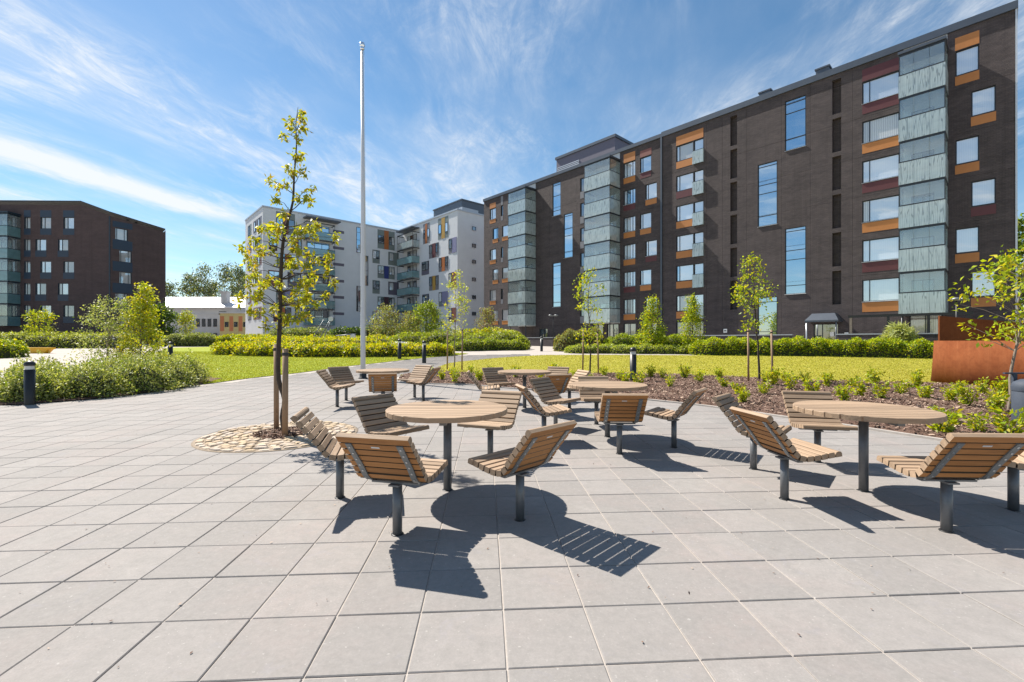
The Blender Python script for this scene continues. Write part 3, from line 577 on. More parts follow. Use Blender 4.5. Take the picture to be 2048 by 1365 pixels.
# ---- dark brick block on the right
AX = math.atan2(-.7376, .6753)
RB = Frame((-4.2, 67.8), AX)
rb = thing('apartment_building', 'long dark brown brick apartment block with glazed balcony towers on the right', 'building', (-4.2, 67.8, 0.0))
LN, ZT = 53.35, 22.35
ops = []; wins = []
def W(x0, x1, z0, z1, **kw): ops.append((x0, x1, z0, z1)); wins.append((x0, x1, z0, z1, kw))
plates = []
FL = [4.35 + 3.0*k for k in range(6)]
acc = ['orange', 'orange', 'maroon', 'orange', 'maroon', 'orange']
blind = ['pane_blind', 'pane_blind', 'pane_curtain', 'pane_blind', 'pane_sky']
for k, z in enumerate(FL):
    top = (k == 5)
    # far-left columns
    if k % 2 == 1:
        W(1.35, 2.7, z, z+1.55, mat=blind, panes=((0, .3), (.3, 1))); W(3.85, 4.3, z+.05, z+1.55, mat='pane_dark', sill=False); plates += [(1.35, 2.7, z-.62, z-.06, 'orange'), (3.85, 4.3, z-.62, z+.02, 'midgrey')]
        if top: plates += [(1.35, 2.7, z+1.6, z+2.35, 'orange'), (3.85, 4.3, z+1.6, z+2.9, 'midgrey')]
    else:
        W(2.0, 3.2, z, z+1.55, mat=blind, panes=((0, .7), (.7, 1))); W(4.1, 5.9, z, z+1.55, mat=blind); plates += [(2.0, 3.2, z-.6, z-.06, 'orange'), (4.1, 5.9, z-.6, z-.06, acc[(k+1) % 6])]
    # slit beside the second tower
    W(18.4, 18.95, z, z+1.6, mat='pane_dark', sill=False); plates.append((18.4, 18.95, z-.85, z-.03, 'midgrey'))
    # columns b, c
    W(24.5, 25.95, z, z+1.6, mat=blind, panes=((0, .25), (.25, .75), (.75, 1))); plates.append((24.5, 25.95, z-.66, z-.06, ['orange', 'maroon', 'orange', 'orange', 'maroon', 'orange'][k]))
    if top: plates += [(24.5, 25.95, z+1.65, z+2.6, 'orange'), (26.55, 27.9, z+1.65, z+2.35, 'redbrown')]
    cx = 26.55 if k % 2 == 1 else 27.2
    W(cx, cx+1.3, z, z+1.6, mat=blind, panes=((0, .2), (.2, 1))); plates.append((cx, cx+1.3, z-.62, z-.06, ['maroon', 'orange', 'maroon', 'orange', 'orange', 'maroon'][k]))
    # column d with a French balcony
    W(30.65, 32.4, z, z+1.55, mat=blind, panes=((0, .18), (.18, 1)), sill=False); W(32.46, 33.4, z-.75, z+1.55, mat='pane_blind', sill=False); plates.append((30.65, 32.4, z-.72, z-.05, ['orange', 'orange', 'orange', 'orange', 'maroon', 'orange'][k]))
    if top: plates.append((30.65, 33.4, z+1.6, z+2.5, 'orange'))
    # column e
    W(45.6, 47.75, z, z+1.65, mat='pane_blind' if k % 2 else ['pane_blind', 'pane_curtain'], panes=((0, .2), (.2, 1))); plates.append((45.6, 47.75, z-.78, z-.06, ['orange', 'maroon', 'orange', 'maroon', 'orange', 'maroon'][k]))
    if top: plates.append((45.6, 47.75, z+1.7, z+2.6, 'maroon'))
    # column f
    f0 = 50.65 if k % 2 == 1 else 51.4
    W(f0, f0+1.1, z-.05, z+1.6, mat='pane_blind', sill=False); plates.append((f0-.02, f0+1.12, z-.72, z-.12, ['orange', 'orange', 'maroon', 'orange', 'orange', 'orange'][k]))
    if top: plates.append((f0-.02, f0+1.12, z+1.65, z+2.5, 'orange'))
    # doors behind the glazed balconies
    for (q0, q1) in ((8.2, 10.2), (21.2, 23.2), (48.4, 49.6)): W(q0, q1, z-.75, z+1.35, mat=['pane_curtain', 'pane_dark', 'pane_blind'], panes=((0, .5), (.5, 1)), sill=False)
    # ventilation niches
    for (q0, q1) in ((35.9, 36.5), (43.7, 44.28)): ops.append((q0, q1, z-.1, z+2.55 if k < 5 else z+2.6))
for (a, b, c, d, zs) in ((40.38, 41.9, 17.4, 21.6, (.22, .74, .93)), (38.25, 39.78, 11.4, 16.85, (.16, .52, .66, .95)), (40.38, 41.9, 5.3, 10.85, (.13, .52, .66, .95)), (38.25, 39.78, 0.9, 5.2, (.3, .9)),
                         (13.9, 15.25, 17.3, 21.5, (.15, .6, .92)), (15.8, 17.2, 11.7, 17.15, (.14, .5, .66, .95)), (13.9, 15.25, 5.7, 11.3, (.1, .5, .93))):
    W(a, b, c, d, mat='pane_sky', zs=zs, depth=.10, frame='frame_dark')
for (a, b) in ((20.3, 21.7), (22.3, 23.8), (24.5, 26), (27.2, 28.5), (30.65, 33.4), (48.3, 50)): W(a, b, 1.1, 3.3, mat=['pane_dark', 'pane_curtain'], panes=((0, .5), (.5, 1)))
W(42.45, 44.1, 0.45, 2.75, mat='pane_dark', panes=((0, .35), (.35, 1)), sill=False)
W(11.6, 13.0, 0.7, 3.0, mat='pane_dark', panes=((0, .5), (.5, 1)), sill=False)
xj = [5.95, 7.52, 10.86, 13.4, 15.55, 17.8, 20.52, 24.0, 26.25, 29.1, 30.3, 33.7, 35.2, 37.3, 40.1, 42.2, 45.0, 47.97, 50.26]
facade(rb, RB, 0, LN, 0.0, ZT, ops, xj, [3.35 + 3.0*k for k in range(7)], 'brick_dark', alt=((7.5, 10.9), (20.5, 24.02), (47.95, 50.3)), altmat='balcony_board')
for (x0, x1, z0, z1, kw) in wins: window(rb, RB, x0, x1, z0, z1, **kw)
for (x0, x1, z0, z1, c) in plates: plate(rb, RB, x0, x1, z0, min(z1, ZT-.02), 'panel_' + c)
for k, z in enumerate(FL):
    for (q0, q1) in ((35.9, 36.5), (43.7, 44.28)):
        zt = z+2.55; m = MB(); w_, h_ = q1-q0, zt-z+.1
        m.add([(0,0,0),(w_,0,0),(w_,0,h_),(0,0,h_),(0,.35,0),(w_,.35,0),(w_,.35,h_),(0,.35,h_)], [(0,1,5,4),(1,2,6,5),(2,3,7,6),(3,0,4,7),(4,5,6,7)])
        ob('niche', cached(('niche', round(w_, 2), round(h_, 2)), lambda: m.mesh('niche', ['brick_dark'])), rb, rel(rb, RB.at(q0), z-.1), RB.a)
    # French balcony glass
    m = MB(); m.box(0, 1.06, -.20, -.18, 0, 1.25); m.box(0, .02, -.18, 0, 0, 1.25); m.box(1.04, 1.06, -.18, 0, 0, 1.25)
    o = ob('french_balcony', cached('fb', lambda: m.mesh('french_balcony', ['rail_glass'])), rb, rel(rb, RB.at(32.40), z-.80), RB.a)
    m2 = MB(); m2.box(0, 1.06, -.205, -.175, 1.252, 1.29)
    ob('handrail', cached('fbh', lambda: m2.mesh('handrail', ['frame_dark'])), o)
for (x0, x1, npf) in ((7.5, 10.88, 4), (20.5, 24.02, 4), (47.95, 50.28, 3)):
    for k in range(6):
        z0 = 3.4 + 3.0*k if x0 < 40 else 3.15 + 3.0*k
        balcony(rb, RB, x0, x1, z0, 1.9, 1.55, 3.0, npf, 2)
    m = MB(); m.box(-.05, x1-x0+.05, -2.0, 0.0, 0, .18); ob('balcony_roof', m.mesh('balcony_roof', ['fascia']), rb, rel(rb, RB.at(x0), z0+3.0), RB.a)
    for q in (.15, x1-x0-.15):
        m = MB(); m.cyl((q, -1.7), .06, 0, z0-15.0+.1, 10); ob('support_post', m.mesh('support_post', ['frame_dark']), rb, rel(rb, RB.at(x0), 0.2), RB.a)
block(rb, RB, 0, LN, .5, 14.9, 0, ZT-.05, 'joint_dark', 'core')
for (a, b, zt) in ((-.12, 29.08, ZT+.38), (29.08, LN+.12, ZT+.50)):
    block(rb, RB, a, b, -.13, 15.2, ZT, zt, 'fascia', 'roof')
block(rb, RB, LN+.001, LN+.09, -.05, .45, 0, ZT, 'sill', 'corner_trim')
block(rb, RB, 0.002, LN-.002, 14.9, 15.04, 0, ZT-.02, 'brick_dark', 'back_wall')
block(rb, RB, -.04, .001, .0, 15, 0, ZT-.02, 'brick_dark', 'gable_wall'); block(rb, RB, LN-.001, LN+.045, .46, 15, 0, ZT-.02, 'brick_dark', 'gable_wall')
m = MB(); m.box(29.0, 29.16, -.16, 0, 0, ZT); ob('downpipe', m.mesh('downpipe', ['fascia']), rb, rel(rb, RB.o), RB.a)
pent = block(rb, RB, 10.1, 19.9, 5, 13, ZT, 27.0, 'panel_lilac', 'plant_room')
m = MB(); m.box(9.95, 20.05, 4.85, 13.1, 27.0, 27.35); ob('roof', m.mesh('roof', ['fascia']), pent)
m = MB()
for q in range(7): m.box(10.3, 14.2, 4.93, 4.99, 24.4 + q*.22, 24.5 + q*.22)
ob('louvre', m.mesh('louvre', ['sill']), pent)
for (x, z) in ((42.9, 23.65), (38.6, 23.5)):
    m = MB(); m.box(x-.45, x+.45, .6, 1.3, ZT+.4, z-.12, 0); m.box(x-.52, x+.52, .53, 1.37, z-.12, z, 0); ob('roof_vent', m.mesh('roof_vent', ['fascia']), rb, rel(rb, RB.o), RB.a)
# entrance canopy
m = MB(); w_ = 2.2
m.add([(0,-1.5,3.0),(w_,-1.5,3.0),(w_,0,3.0),(0,0,3.0),(.35,-.9,3.55),(w_-.35,-.9,3.55),(w_-.35,0,3.55),(.35,0,3.55),(0,-1.5,2.88),(w_,-1.5,2.88),(w_,0,2.88),(0,0,2.88)],
      [(0,1,5,4),(1,2,6,5),(3,0,4,7),(4,5,6,7),(8,9,1,0),(9,10,2,1),(11,8,0,3),(8,11,10,9)])
can = ob('entrance_canopy', m.mesh('entrance_canopy', ['fascia']), rb, rel(rb, RB.at(42.2)), RB.a)
for x, mt in ((.1, 'sill'), (w_-.15, 'fascia')):
    m = MB(); m.cyl((x, -1.4), .05, 0.3, 2.88, 12); ob('support_post', m.mesh('support_post', [mt]), can)
m = MB(); m.box(1.35, 1.62, -.02, -.005, 1.75, 2.1); ob('notice', m.mesh('notice', ['sign_white']), can)
m = MB(); m.box(44.5, 44.75, -.03, -.005, 1.85, 2.05); ob('number_sign', m.mesh('number_sign', ['sign_white']), rb, rel(rb, RB.o), RB.a)
m = MB(); m.box(35.3, 35.62, -.03, -.005, 2.15, 2.5, m.mat('sign_white')); m.box(35.36, 35.56, -.036, -.03, 2.28, 2.37, m.mat('ink')); ob('number_sign', m.mesh('number_sign'), rb, rel(rb, RB.o), RB.a)

# low terrace walls and pergola in front of the brick block
for (x0, x1, lab) in ((33.6, 42.0, 'low dark terrace wall with pale coping left of the entrance canopy'), (44.8, 52.6, 'low dark terrace wall with pale coping right of the entrance canopy'), (9.5, 19.0, 'low dark terrace wall with pale coping below the far balcony tower')):
    p = RB.at(x0, -4.0); t = thing('terrace_wall', lab, 'wall', (p[0], p[1], 0.2), RB.a); t.location = (p[0], p[1], 0.2)
    zt = 1.62 if x0 > 20 else 1.55
    m = MB(); m.box(0, x1-x0, 0, .25, 0, zt); ob('wall', m.mesh('wall', ['brick_dark']), t)
    m = MB(); m.box(-.03, x1-x0+.03, -.03, .28, zt, zt+.07); ob('coping', m.mesh('coping', ['coping']), t)
p = RB.at(45.4, -3.5); t = thing('pergola', 'dark timber pergola frame on the terrace beside the entrance', 'pergola', (p[0], p[1], 0.3), RB.a)
m = MB(); m.box(0, 6.2, -.07, .07, 2.72, 2.88); ob('beam', m.mesh('beam', ['black_metal']), t)
for x in (.15, 2.2, 4.2, 6.0):
    m = MB(); m.box(x-.07, x+.07, -.065, .065, 0, 2.718); ob('post', m.mesh('post', ['bark_grey'] if x == .15 else ['black_metal']), t)

# ---- white block in the middle
WL = Frame((-41.1, 74.2), math.atan2(.6753, .7376)); WR = Frame((-22.7, 91.0), AX); WG = Frame((-9.24, 76.3), math.atan2(.6753, .7376))
WS = Frame((-41.1 - 12*.6753, 74.2 + 12*.7376), AX)
wb = thing('apartment_building', 'white rendered apartment block with coloured panels behind the flagpole', 'building', (-41.1, 74.2, 0.5))
ZW = 23.5
block(wb, WL, 0, 25.0, 0, 12, 0, ZW, 'render_white'); block(wb, WR, 0.0, 19.92, 0.01, 13, 0, ZW+.1, 'render_white')
block(wb, WL, -.1, 25.0, -.12, 12.1, ZW, ZW+.25, 'coping', 'roof'); block(wb, WR, 0.1, 20.05, -.12, 13.1, ZW+.1, ZW+.36, 'coping', 'roof')
block(wb, WR, 17.4, 19.9, 1.0, 4.5, ZW+.36, ZW+.85, 'coping', 'roof_vent')
pr = block(wb, WR, 5.5, 15, 4.5, 11, ZW+.3, ZW+3.9, 'fascia', 'plant_room'); m = MB(); m.box(5.35, 15.15, 4.35, 11.1, ZW+3.9, ZW+4.1); ob('roof', m.mesh('roof', ['fascia']), pr)
rows = [(4.6, 7.1), (7.5, 10.1), (10.6, 13.2), (13.7, 16.2), (16.5, 19.1), (19.5, 23.2)]
def group(fr, x0, x1, z0, z1, back, accent=None, afr=(.38, .64), winh=1.6, tall=False, glass=('pane_dark', 'pane_sky', 'pane_blind'), single=None):
    plate(wb, fr, x0, x1, z0, z1, 'panel_' + back, .02, .03, 'cladding_panel')
    w_ = x1-x0; zw0 = z0+.85 if z1-z0 < 3 else z0+1.0; zw1 = zw0+winh
    def win(a, b): window(wb, fr, x0+a*w_, x0+b*w_, zw0, zw1, mat=list(glass), depth=.02, proud=.055, sill=False, frame='frame_dark', reveal=False, panes=((0, .5), (.5, 1)) if (b-a)*w_ > 1.1 else ((0, 1),))
    if accent:
        plate(wb, fr, x0+afr[0]*w_, x0+afr[1]*w_, z0, z1, 'panel_' + accent, .05, .03, 'accent_panel')
        if afr[0] > .15: win(.03, afr[0]-.02)
        if afr[1] < .85: win(afr[1]+.02, .97)
    elif single: win(*single)
    else: win(.06, .94)
acL = ['maroon', 'plum', 'greengrey', 'navy', 'greengrey', 'rust']
for i, (z0, z1) in enumerate(rows):
    if i % 2 == 1: group(WL, 20.15, 23.8, z0, z1, 'greengrey', ['', 'plum', '', 'navy', '', 'rust'][i])
    else:
        group(WL, 19.1, 20.6, z0, z1, 'greengrey'); group(WL, 22.4, 24.7, z0, z1, ['midgrey', '', 'lilac', '', 'greengrey', ''][i], None, single=(.08, .5))
    # left part of the wing
    L = [[(1.6, 4.4, 'maroon', 'rust'), (5.0, 6.1, 'greengrey', None)], [(2.0, 5.6, 'greengrey', 'violet')], [(0.8, 2.6, 'redbrown', None), (3.8, 6.0, 'lilac', None)], [(2.1, 5.6, 'greengrey', 'rust')], [(0.9, 2.2, 'plum', None), (4.4, 6.1, 'greengrey', 'redbrown')], [(2.0, 5.0, 'greengrey', 'redbrown')]][i]
    for (a, b, c, d) in L: group(WL, a, b, z0, z1, c, d)
    # slots, balcony doors, balconies
    z = 6.4 + 3.01*i - .25
    plate(wb, WL, 11.5, 13.55, z, z+.5, 'panel_lilac', .03, .05, 'window_strip')
    window(wb, WL, 7.0, 10.8, z-1.5, z+.7, panes=((0, .33), (.33, .66), (.66, 1)), mat=['pane_sky', 'pane_dark'], depth=.02, proud=.055, sill=False, reveal=False)
    balcony(wb, WL, 6.4, 11.3, z-2.0, 1.5, 1.35, 2.9, 3, 1, rail='rail_teal', glazed=False, frame='frame_dark')
    # side face
    for (a, b) in ((2.2, 3.4), (6.2, 7.4), (9.0, 10.2)):
        plate(wb, WS, a-.25, b+1.1, z-1.1, z+1.0, 'panel_' + ['redbrown', 'greengrey', 'lilac'][(i + int(a)) % 3], .02, .03, 'cladding_panel')
        window(wb, WS, a, b, z-.9, z+.8, mat=['pane_dark', 'pane_blind'], depth=.02, proud=.055, sill=False, reveal=False)
    # right wing
    Rr = [[(11.0, 14.2, 'midgrey', 'mustard', (.38, .7)), (17.3, 19.6, 'lilac', 'redbrown', (.45, 1.0))], [(14.2, 17.2, 'greengrey', 'violet', (.35, 1.0)), (8.6, 11.0, 'lilac', None, None)], [(11.0, 14.2, 'midgrey', 'mustard', (.38, .68)), (17.3, 19.6, 'greengrey', 'redbrown', (.42, 1.0))],
          [(14.2, 17.2, 'midgrey', 'rust', (.33, .66)), (8.4, 11.0, 'lilac', None, None)], [(11.0, 14.2, 'midgrey', 'maroon', (.35, .68)), (17.3, 19.7, 'midgrey', 'violet', (.45, 1.0))], [(14.0, 17.2, 'greengrey', 'mustard', (.35, .68)), (9.0, 11.2, 'midgrey', 'rust', (.3, .62))]][i]
    for (a, b, c, d, e_) in Rr: group(WR, a, b, z0, z1, c, d, e_ or (.4, .6))
    window(wb, WR, 3.2, 6.6, z0+.3, z0+2.4, panes=((0, .33), (.33, .66), (.66, 1)), mat=['pane_dark', 'pane_curtain'], depth=.02, proud=.055, sill=False, reveal=False)
    balcony(wb, WR, 1.7, 7.6, z0-.35, 1.5, 1.3, 2.9, 3, 1, rail='rail_teal' if i < 5 else 'rail_glass', glazed=False)
    window(wb, WG, 3.1, 3.9, z0+1.2, z0+1.85, mat='pane_dark', depth=.02, proud=.055, sill=True, reveal=False)
for (fr, x) in ((WL, 6.4), (WR, 1.7)):
    m = MB(); m.box(-.1, 5.9, -1.7, 0, 0, .2); ob('balcony_roof', m.mesh('balcony_roof', ['fascia']), wb, rel(wb, fr.at(x), ZW-.75), fr.a)
for (x0, x1, z0, z1, mt) in ((15.9, 16.7, 18.1, 22.9, 'pane_sky'), (17.4, 18.2, 12.0, 17.7, 'pane_dark'), (15.9, 16.7, 7.0, 11.8, 'pane_dark')):
    window(wb, WL, x0, x1, z0, z1, mat=mt, zs=(.2, .5, .8), depth=.02, proud=.055, sill=False, reveal=False)

# ---- brown block on the left
lb = thing('apartment_building', 'brown brick apartment block with slanting roof on the far left', 'building', (-54.9, 61.5, 0.4))
LBF = Frame((-54.9, 61.5), math.atan2(.02, 1)); LRF = Frame((-54.9, 61.5), math.atan2(.885, .465))
ops = []; wins = []; plates = []
for k in range(6):
    z = 1.7 + 3.0*k; top = k == 5
    if k == 0 : continue
    c2 = (-9.34, -7.94) if k % 2 else (-10.0, -8.6); c3 = (-6.27, -4.87) if k % 2 else (-7.0, -5.65)
    for (a, b) in ((-11.5, -10.7), c2, c3, (c2[0]-14, c2[1]-14), (c3[0]-20.5, c3[1]-20.5), (c3[0]-25, c3[1]-25)):
        W(a, b, z, z+1.55, mat=['pane_curtain', 'pane_blind', 'pane_curtain'], panes=((0, .35), (.35, 1)), sill=False, frame='frame_blue'); plates.append((a-.05, b+.05, z-.85, z-.01))
        if top: plates.append((a-.05, b+.05, z+1.56, z+2.5))
    W(-19.0, -13.2, z-.7, z+1.5, mat=['pane_dark', 'pane_curtain'], panes=((0, .25), (.25, .5), (.5, .75), (.75, 1)), sill=False, frame='frame_blue')
ZL = 19.55
facade(lb, LBF, -40, -.0, 0, 18.5, ops, [], [], 'brick_brown')
for (x0, x1, z0, z1, kw) in wins: window(lb, LBF, x0, x1, z0, z1, **kw)
for (x0, x1, z0, z1) in plates: plate(lb, LBF, x0, x1, z0, z1, 'panel_bluepanel', .01)
m = MB(); m.add([(-40,0,18.5),(0,0,18.5),(-3.93,0,19.95),(-40,0,19.95),(-40,.3,18.5),(0,.3,18.5),(-3.93,.3,19.95),(-40,.3,19.95)], [(0,1,2,3),(1,5,6,2),(3,2,6,7)]); ob('panel', m.mesh('panel', ['brick_brown']), lb, rel(lb, LBF.o), LBF.a)
ops = []; wins = []; plates = []
for k in range(5):
    z = 2.6 + 3.0*k; o_ = .55 if k in (4, 1) else 1.0
    W(o_, o_+1.4, z+.8, z+2.4, mat=['pane_curtain', 'pane_blind'], panes=((0, .15), (.15, .75), (.75, 1)), sill=False, frame='frame_blue'); plates.append((.25, 2.5, z-.55, z+.79))
plates.append((.25, 2.5, 17.1, 17.9))
facade(lb, LRF, 0, 6.6, 0, 17.55, ops, [], [], 'brick_brown')
for (x0, x1, z0, z1, kw) in wins: window(lb, LRF, x0, x1, z0, z1, **kw)
for (x0, x1, z0, z1) in plates: plate(lb, LRF, x0, x1, z0, z1, 'panel_bluepanel', .01)
m = MB(); m.add([(0,0,17.55),(6.6,0,17.55),(6.6,0,17.6),(0,0,18.5),(0,.3,17.55),(6.6,.3,17.55),(6.6,.3,17.6),(0,.3,18.5)], [(0,1,2,3),(3,2,6,7)]); ob('panel', m.mesh('panel', ['brick_brown']), lb, rel(lb, LRF.o), LRF.a)
m = MB(); m.box(-.12, .02, -.10, -.002, 0, 18.4); ob('downpipe', m.mesh('downpipe', ['frame_blue']), lb, rel(lb, LBF.o), LBF.a)
# roof sheets and body behind
e6 = LRF.at(6.6); l24 = LBF.at(-40); rdg = LBF.at(-3.93)
def w2(p, z): return (p[0] + 54.9, p[1] - 61.5, z)
m = MB(); bk = (e6[0] - 9.5, e6[1] + 9)
m.add([w2(l24, 19.95), w2(rdg, 19.95), w2((rdg[0]-2, rdg[1]+14), 19.95), w2((l24[0], l24[1]+14), 19.95), w2(LBF.o, 18.5), w2(e6, 17.6), w2(bk, 17.6),
       w2(l24, 20.12), w2(rdg, 20.12), w2(LBF.o, 18.67), w2(e6, 17.77)],
      [(0,1,2,3),(1,4,5,6,2),(0,7,8,1),(1,8,9,4),(4,9,10,5)]); ob('roof', m.mesh('roof', ['roof_dark']), lb, (0, -.05, .0))
m = MB(); m.add([w2(e6, 0), w2(bk, 0), w2(bk, 17.55), w2(e6, 17.55)], [(0,1,2,3)]); ob('wall', m.mesh('wall', ['brick_brown']), lb)
for (fr, x, z) in ((LRF, 2.4, 18.2), (LRF, 3.4, 18.05)):
    p = fr.at(x, 1.2); m = MB(); m.cyl((0, 0), .14, 0, .7, 10); m.cyl((0, 0), .24, .7, .82, 10); ob('roof_vent', m.mesh('roof_vent', ['fascia']), lb, rel(lb, p, z))
for k in range(5): balcony(lb, LBF, -20.5, -12.0, 3.7 + 3.0*k - .3, 1.6, 1.3, 2.95, 5, 1, rail='rail_teal', glazed=True, frame='frame_blue')
m = MB(); m.box(-.05, 8.6, -1.7, 0, 0, .2); ob('balcony_roof', m.mesh('balcony_roof', ['frame_blue']), lb, rel(lb, LBF.at(-20.5), 18.4), LBF.a)

# ---- low school-like building far behind
Y0 = 98.0
sb = thing('low_building', 'low pale grey building with bright metal roof between the apartment blocks', 'building', (-80, Y0, 0.5))
m = MB(); m.box(0, 26, 0, 12, 0, 8.3); ob('wall', m.mesh('wall', ['plaster_far']), sb)
m = MB(); m.add([(-.6,-.7,8.2),(26.6,-.7,8.2),(26.6,6,11.0),(-.6,6,11.0),(26.6,12.7,8.2),(-.6,12.7,8.2),(-.6,-.7,8.0),(26.6,-.7,8.0)], [(0,1,2,3),(3,2,4,5),(6,7,1,0),(1,7,4,2)]); ob('roof', m.mesh('roof', ['metal_roof']), sb)
m = MB(); m.box(15.6, 16.9, 1.5, 2.8, 8.6, 11.6); m.box(15.4, 17.1, 1.3, 3.0, 11.6, 11.9); ob('chimney', m.mesh('chimney', ['concrete']), sb)
SBF = Frame((-80, Y0), 0)
for i in range(5):
    for z in (5.0, 1.9): window(sb, SBF, 10.0 + i*1.25, 10.75 + i*1.25, z - .5, z + 1.2, mat='pane_dark', depth=.02, proud=.06, sill=False, reveal=False)
window(sb, SBF, 16.2, 17.8, 7.1, 7.8, mat='pane_dark', depth=.02, proud=.06, sill=False, reveal=False)
m = MB(); m.box(0.5, 16, -.06, .0, 6.7, 6.9); ob('string_course', m.mesh('string_course', ['sill']), sb)
yb = thing('low_building', 'low orange and yellow building beside the white block', 'building', (-60.4, 93.0, 0.5))
m = MB(); m.box(0, 12, 0, 4, 0, 6.6); ob('wall', m.mesh('wall', ['yellow_wall']), yb)
YBF = Frame((-60.4, 93.0), 0)
for i in range(6): plate(yb, YBF, .1 + i*1.9, .1 + i*1.9 + .8, 3.4, 6.5, 'brick_orange', .03, .05, 'brick_pier') if True else None
for i in range(5):
    window(yb, YBF, 1.1 + i*1.9, 1.8 + i*1.9, 4.3, 5.3, mat='pane_dark', depth=.02, proud=.06, sill=False, reveal=False)
    window(yb, YBF, 1.1 + i*1.9, 1.8 + i*1.9, 1.6, 2.6, mat='pane_dark', depth=.02, proud=.06, sill=False, reveal=False)
m = MB(); m.box(-.15, 12.15, -.2, 4.2, 6.6, 6.85); ob('roof', m.mesh('roof', ['sill']), yb)
#@@PART3
# ------------------------------------------------------------------ tables and chairs
SL = 0.52                                              # slat length
def slat_mesh(w, t, rnd=False):
    m = MB(); a = m.mat('wood_weathered'); f = m.mat('wood_fresh'); e = m.mat('wood_gap_shade'); x = SL/2
    if rnd: prof = [(-w/2, -t/2), (w/2, -t/2), (w/2, t*.15), (w*.36, t*.42), (w*.12, t*.52), (-w*.12, t*.52), (-w*.36, t*.42), (-w/2, t*.15)]
    else: b = .005; prof = [(-w/2, -t/2), (w/2, -t/2), (w/2, t/2-b), (w/2-b, t/2), (-w/2+b, t/2), (-w/2, t/2-b)]
    n = len(prof); vs = [(-x, p[0], p[1]) for p in prof] + [(x, p[0], p[1]) for p in prof]
    for i in range(n):
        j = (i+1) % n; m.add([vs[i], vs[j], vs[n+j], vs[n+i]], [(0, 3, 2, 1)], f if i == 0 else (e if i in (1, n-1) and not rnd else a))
    m.add(vs, [tuple(range(n)), tuple(range(2*n-1, n-1, -1))], a)
    return m.mesh('slat')
slat_a = slat_mesh(.0520, .044); slat_r = slat_mesh(.056, .044, True)
prof = [(.285, .447), (.22, .438), (.14, .425), (.06, .415), (0.0, .413), (-.05, .424), (-.09, .456), (-.12, .500), (-.16, .555), (-.23, .640), (-.318, .748)]
def resample(pts, step):
    P = smoothline(pts, 8); d = [0]
    for i in range(1, len(P)): d.append(d[-1] + math.hypot(P[i][0]-P[i-1][0], P[i][1]-P[i-1][1]))
    n = int(round(d[-1] / step)); out = []
    for k in range(n+1):
        s = d[-1]*k/n; i = max(1, next((j for j in range(len(d)) if d[j] >= s-1e-9), len(d)-1)); t = (s-d[i-1])/(d[i]-d[i-1])
        x = P[i-1][0]+(P[i][0]-P[i-1][0])*t; z = P[i-1][1]+(P[i][1]-P[i-1][1])*t
        out.append((x, z, math.atan2(P[i][1]-P[i-1][1], P[i][0]-P[i-1][0])))
    return out
CH = resample(prof, .0620)
def make_chair():
    t = ob('slatted_chair', None)
    for k, (y, z, a) in enumerate(CH):
        # path runs front to back; slat normal points up and to the sitter
        end = k in (0, len(CH)-1)
        o = ob('slat', slat_r if end else slat_a, t, (0, y, z)); o.rotation_euler = (a + math.pi, 0, 0) if math.cos(a) < 0 else (a, 0, 0)
    for x in (-.185, .185):
        m = MB(); hw = .022; P = resample(prof, .03)[1:-1]; vs = []
        for (y, z, a) in P:
            ny, nz = math.sin(a), -math.cos(a)
            if nz > 0 or (abs(nz) < .3 and ny > 0): pass
            # underside direction: rotate so that it points down/back
            uy, uz = (math.cos(a + math.pi/2), math.sin(a + math.pi/2))
            o1, o2 = .0225, .0315
            for o_ in (o1, o2): vs += [(x-hw, y + uy*o_, z + uz*o_), (x+hw, y + uy*o_, z + uz*o_)]
        n = len(P); fs = []
        for i in range(n-1):
            b = 4*i; c = b+4
            fs += [(b, c, c+1, b+1), (b+2, b+3, c+3, c+2), (b, b+2, c+2, c), (b+1, c+1, c+3, b+3)]
        fs += [(0, 1, 3, 2), (4*n-4, 4*n-2, 4*n-1, 4*n-3)]
        m.add(vs, fs); br = ob('bracket', m.mesh('bracket', ['steel_galv']), t)
        m = MB()
        for (y, z, a) in CH[5:-1]:
            uy, uz = (math.cos(a + math.pi/2), math.sin(a + math.pi/2)); c = Vector((x, y + uy*.0315, z + uz*.0315)); d = Vector((0, uy, uz))
            m.tube([c, c + d*.004], .007, 8)
        tag(ob('bolt', m.mesh('bolt', ['bolt']), br), kind='stuff')
    m = MB(); m.box(-.19, .19, -.025, .025, .366, .379); m.box(-.04, .04, -.06, .06, .354, .3658); ob('seat_plate', m.mesh('seat_plate', ['steel']), t)
    m = MB(); m.cyl((0, 0), .034, 0.0, .354, 24); ob('post', m.mesh('post', ['steel']), t)
    m = MB(); m.lathe((0, 0, 0), [(.044, -.004), (.044, .003), (.040, .005), (.034, .006)], 24); ob('base_ring', m.mesh('base_ring', ['black_metal']), t)
    (y, z, a) = CH[-2]; uy, uz = math.cos(a + math.pi/2), math.sin(a + math.pi/2)
    m = MB(); m.box(-.030, .030, -.007, .007, -.0008, .0008); o = ob('maker_mark', m.mesh('maker_mark', ['sill']), t, (0, y + uy*.0232, z + uz*.0232)); o.rotation_euler = (a, 0, 0)
    return t
chair0 = make_chair()
TABLES = [('A', -.598, 4.175, 'nearest round slatted wooden table, with tree shadow on its top', 3),
          ('D', 3.24, 4.147, 'round slatted wooden table at the right, nearest the litter bin', -4),
          ('C', 1.377, 6.49, 'round slatted wooden table in the middle, in front of the bollard at the bed', 2),
          ('E', .26, 9.3, 'far round slatted wooden table close to the planting bed', 2),
          ('B', -2.78, 9.7, 'far round slatted wooden table beside the flagpole', 3)]
TR, TH, TT = .555, .76, .044
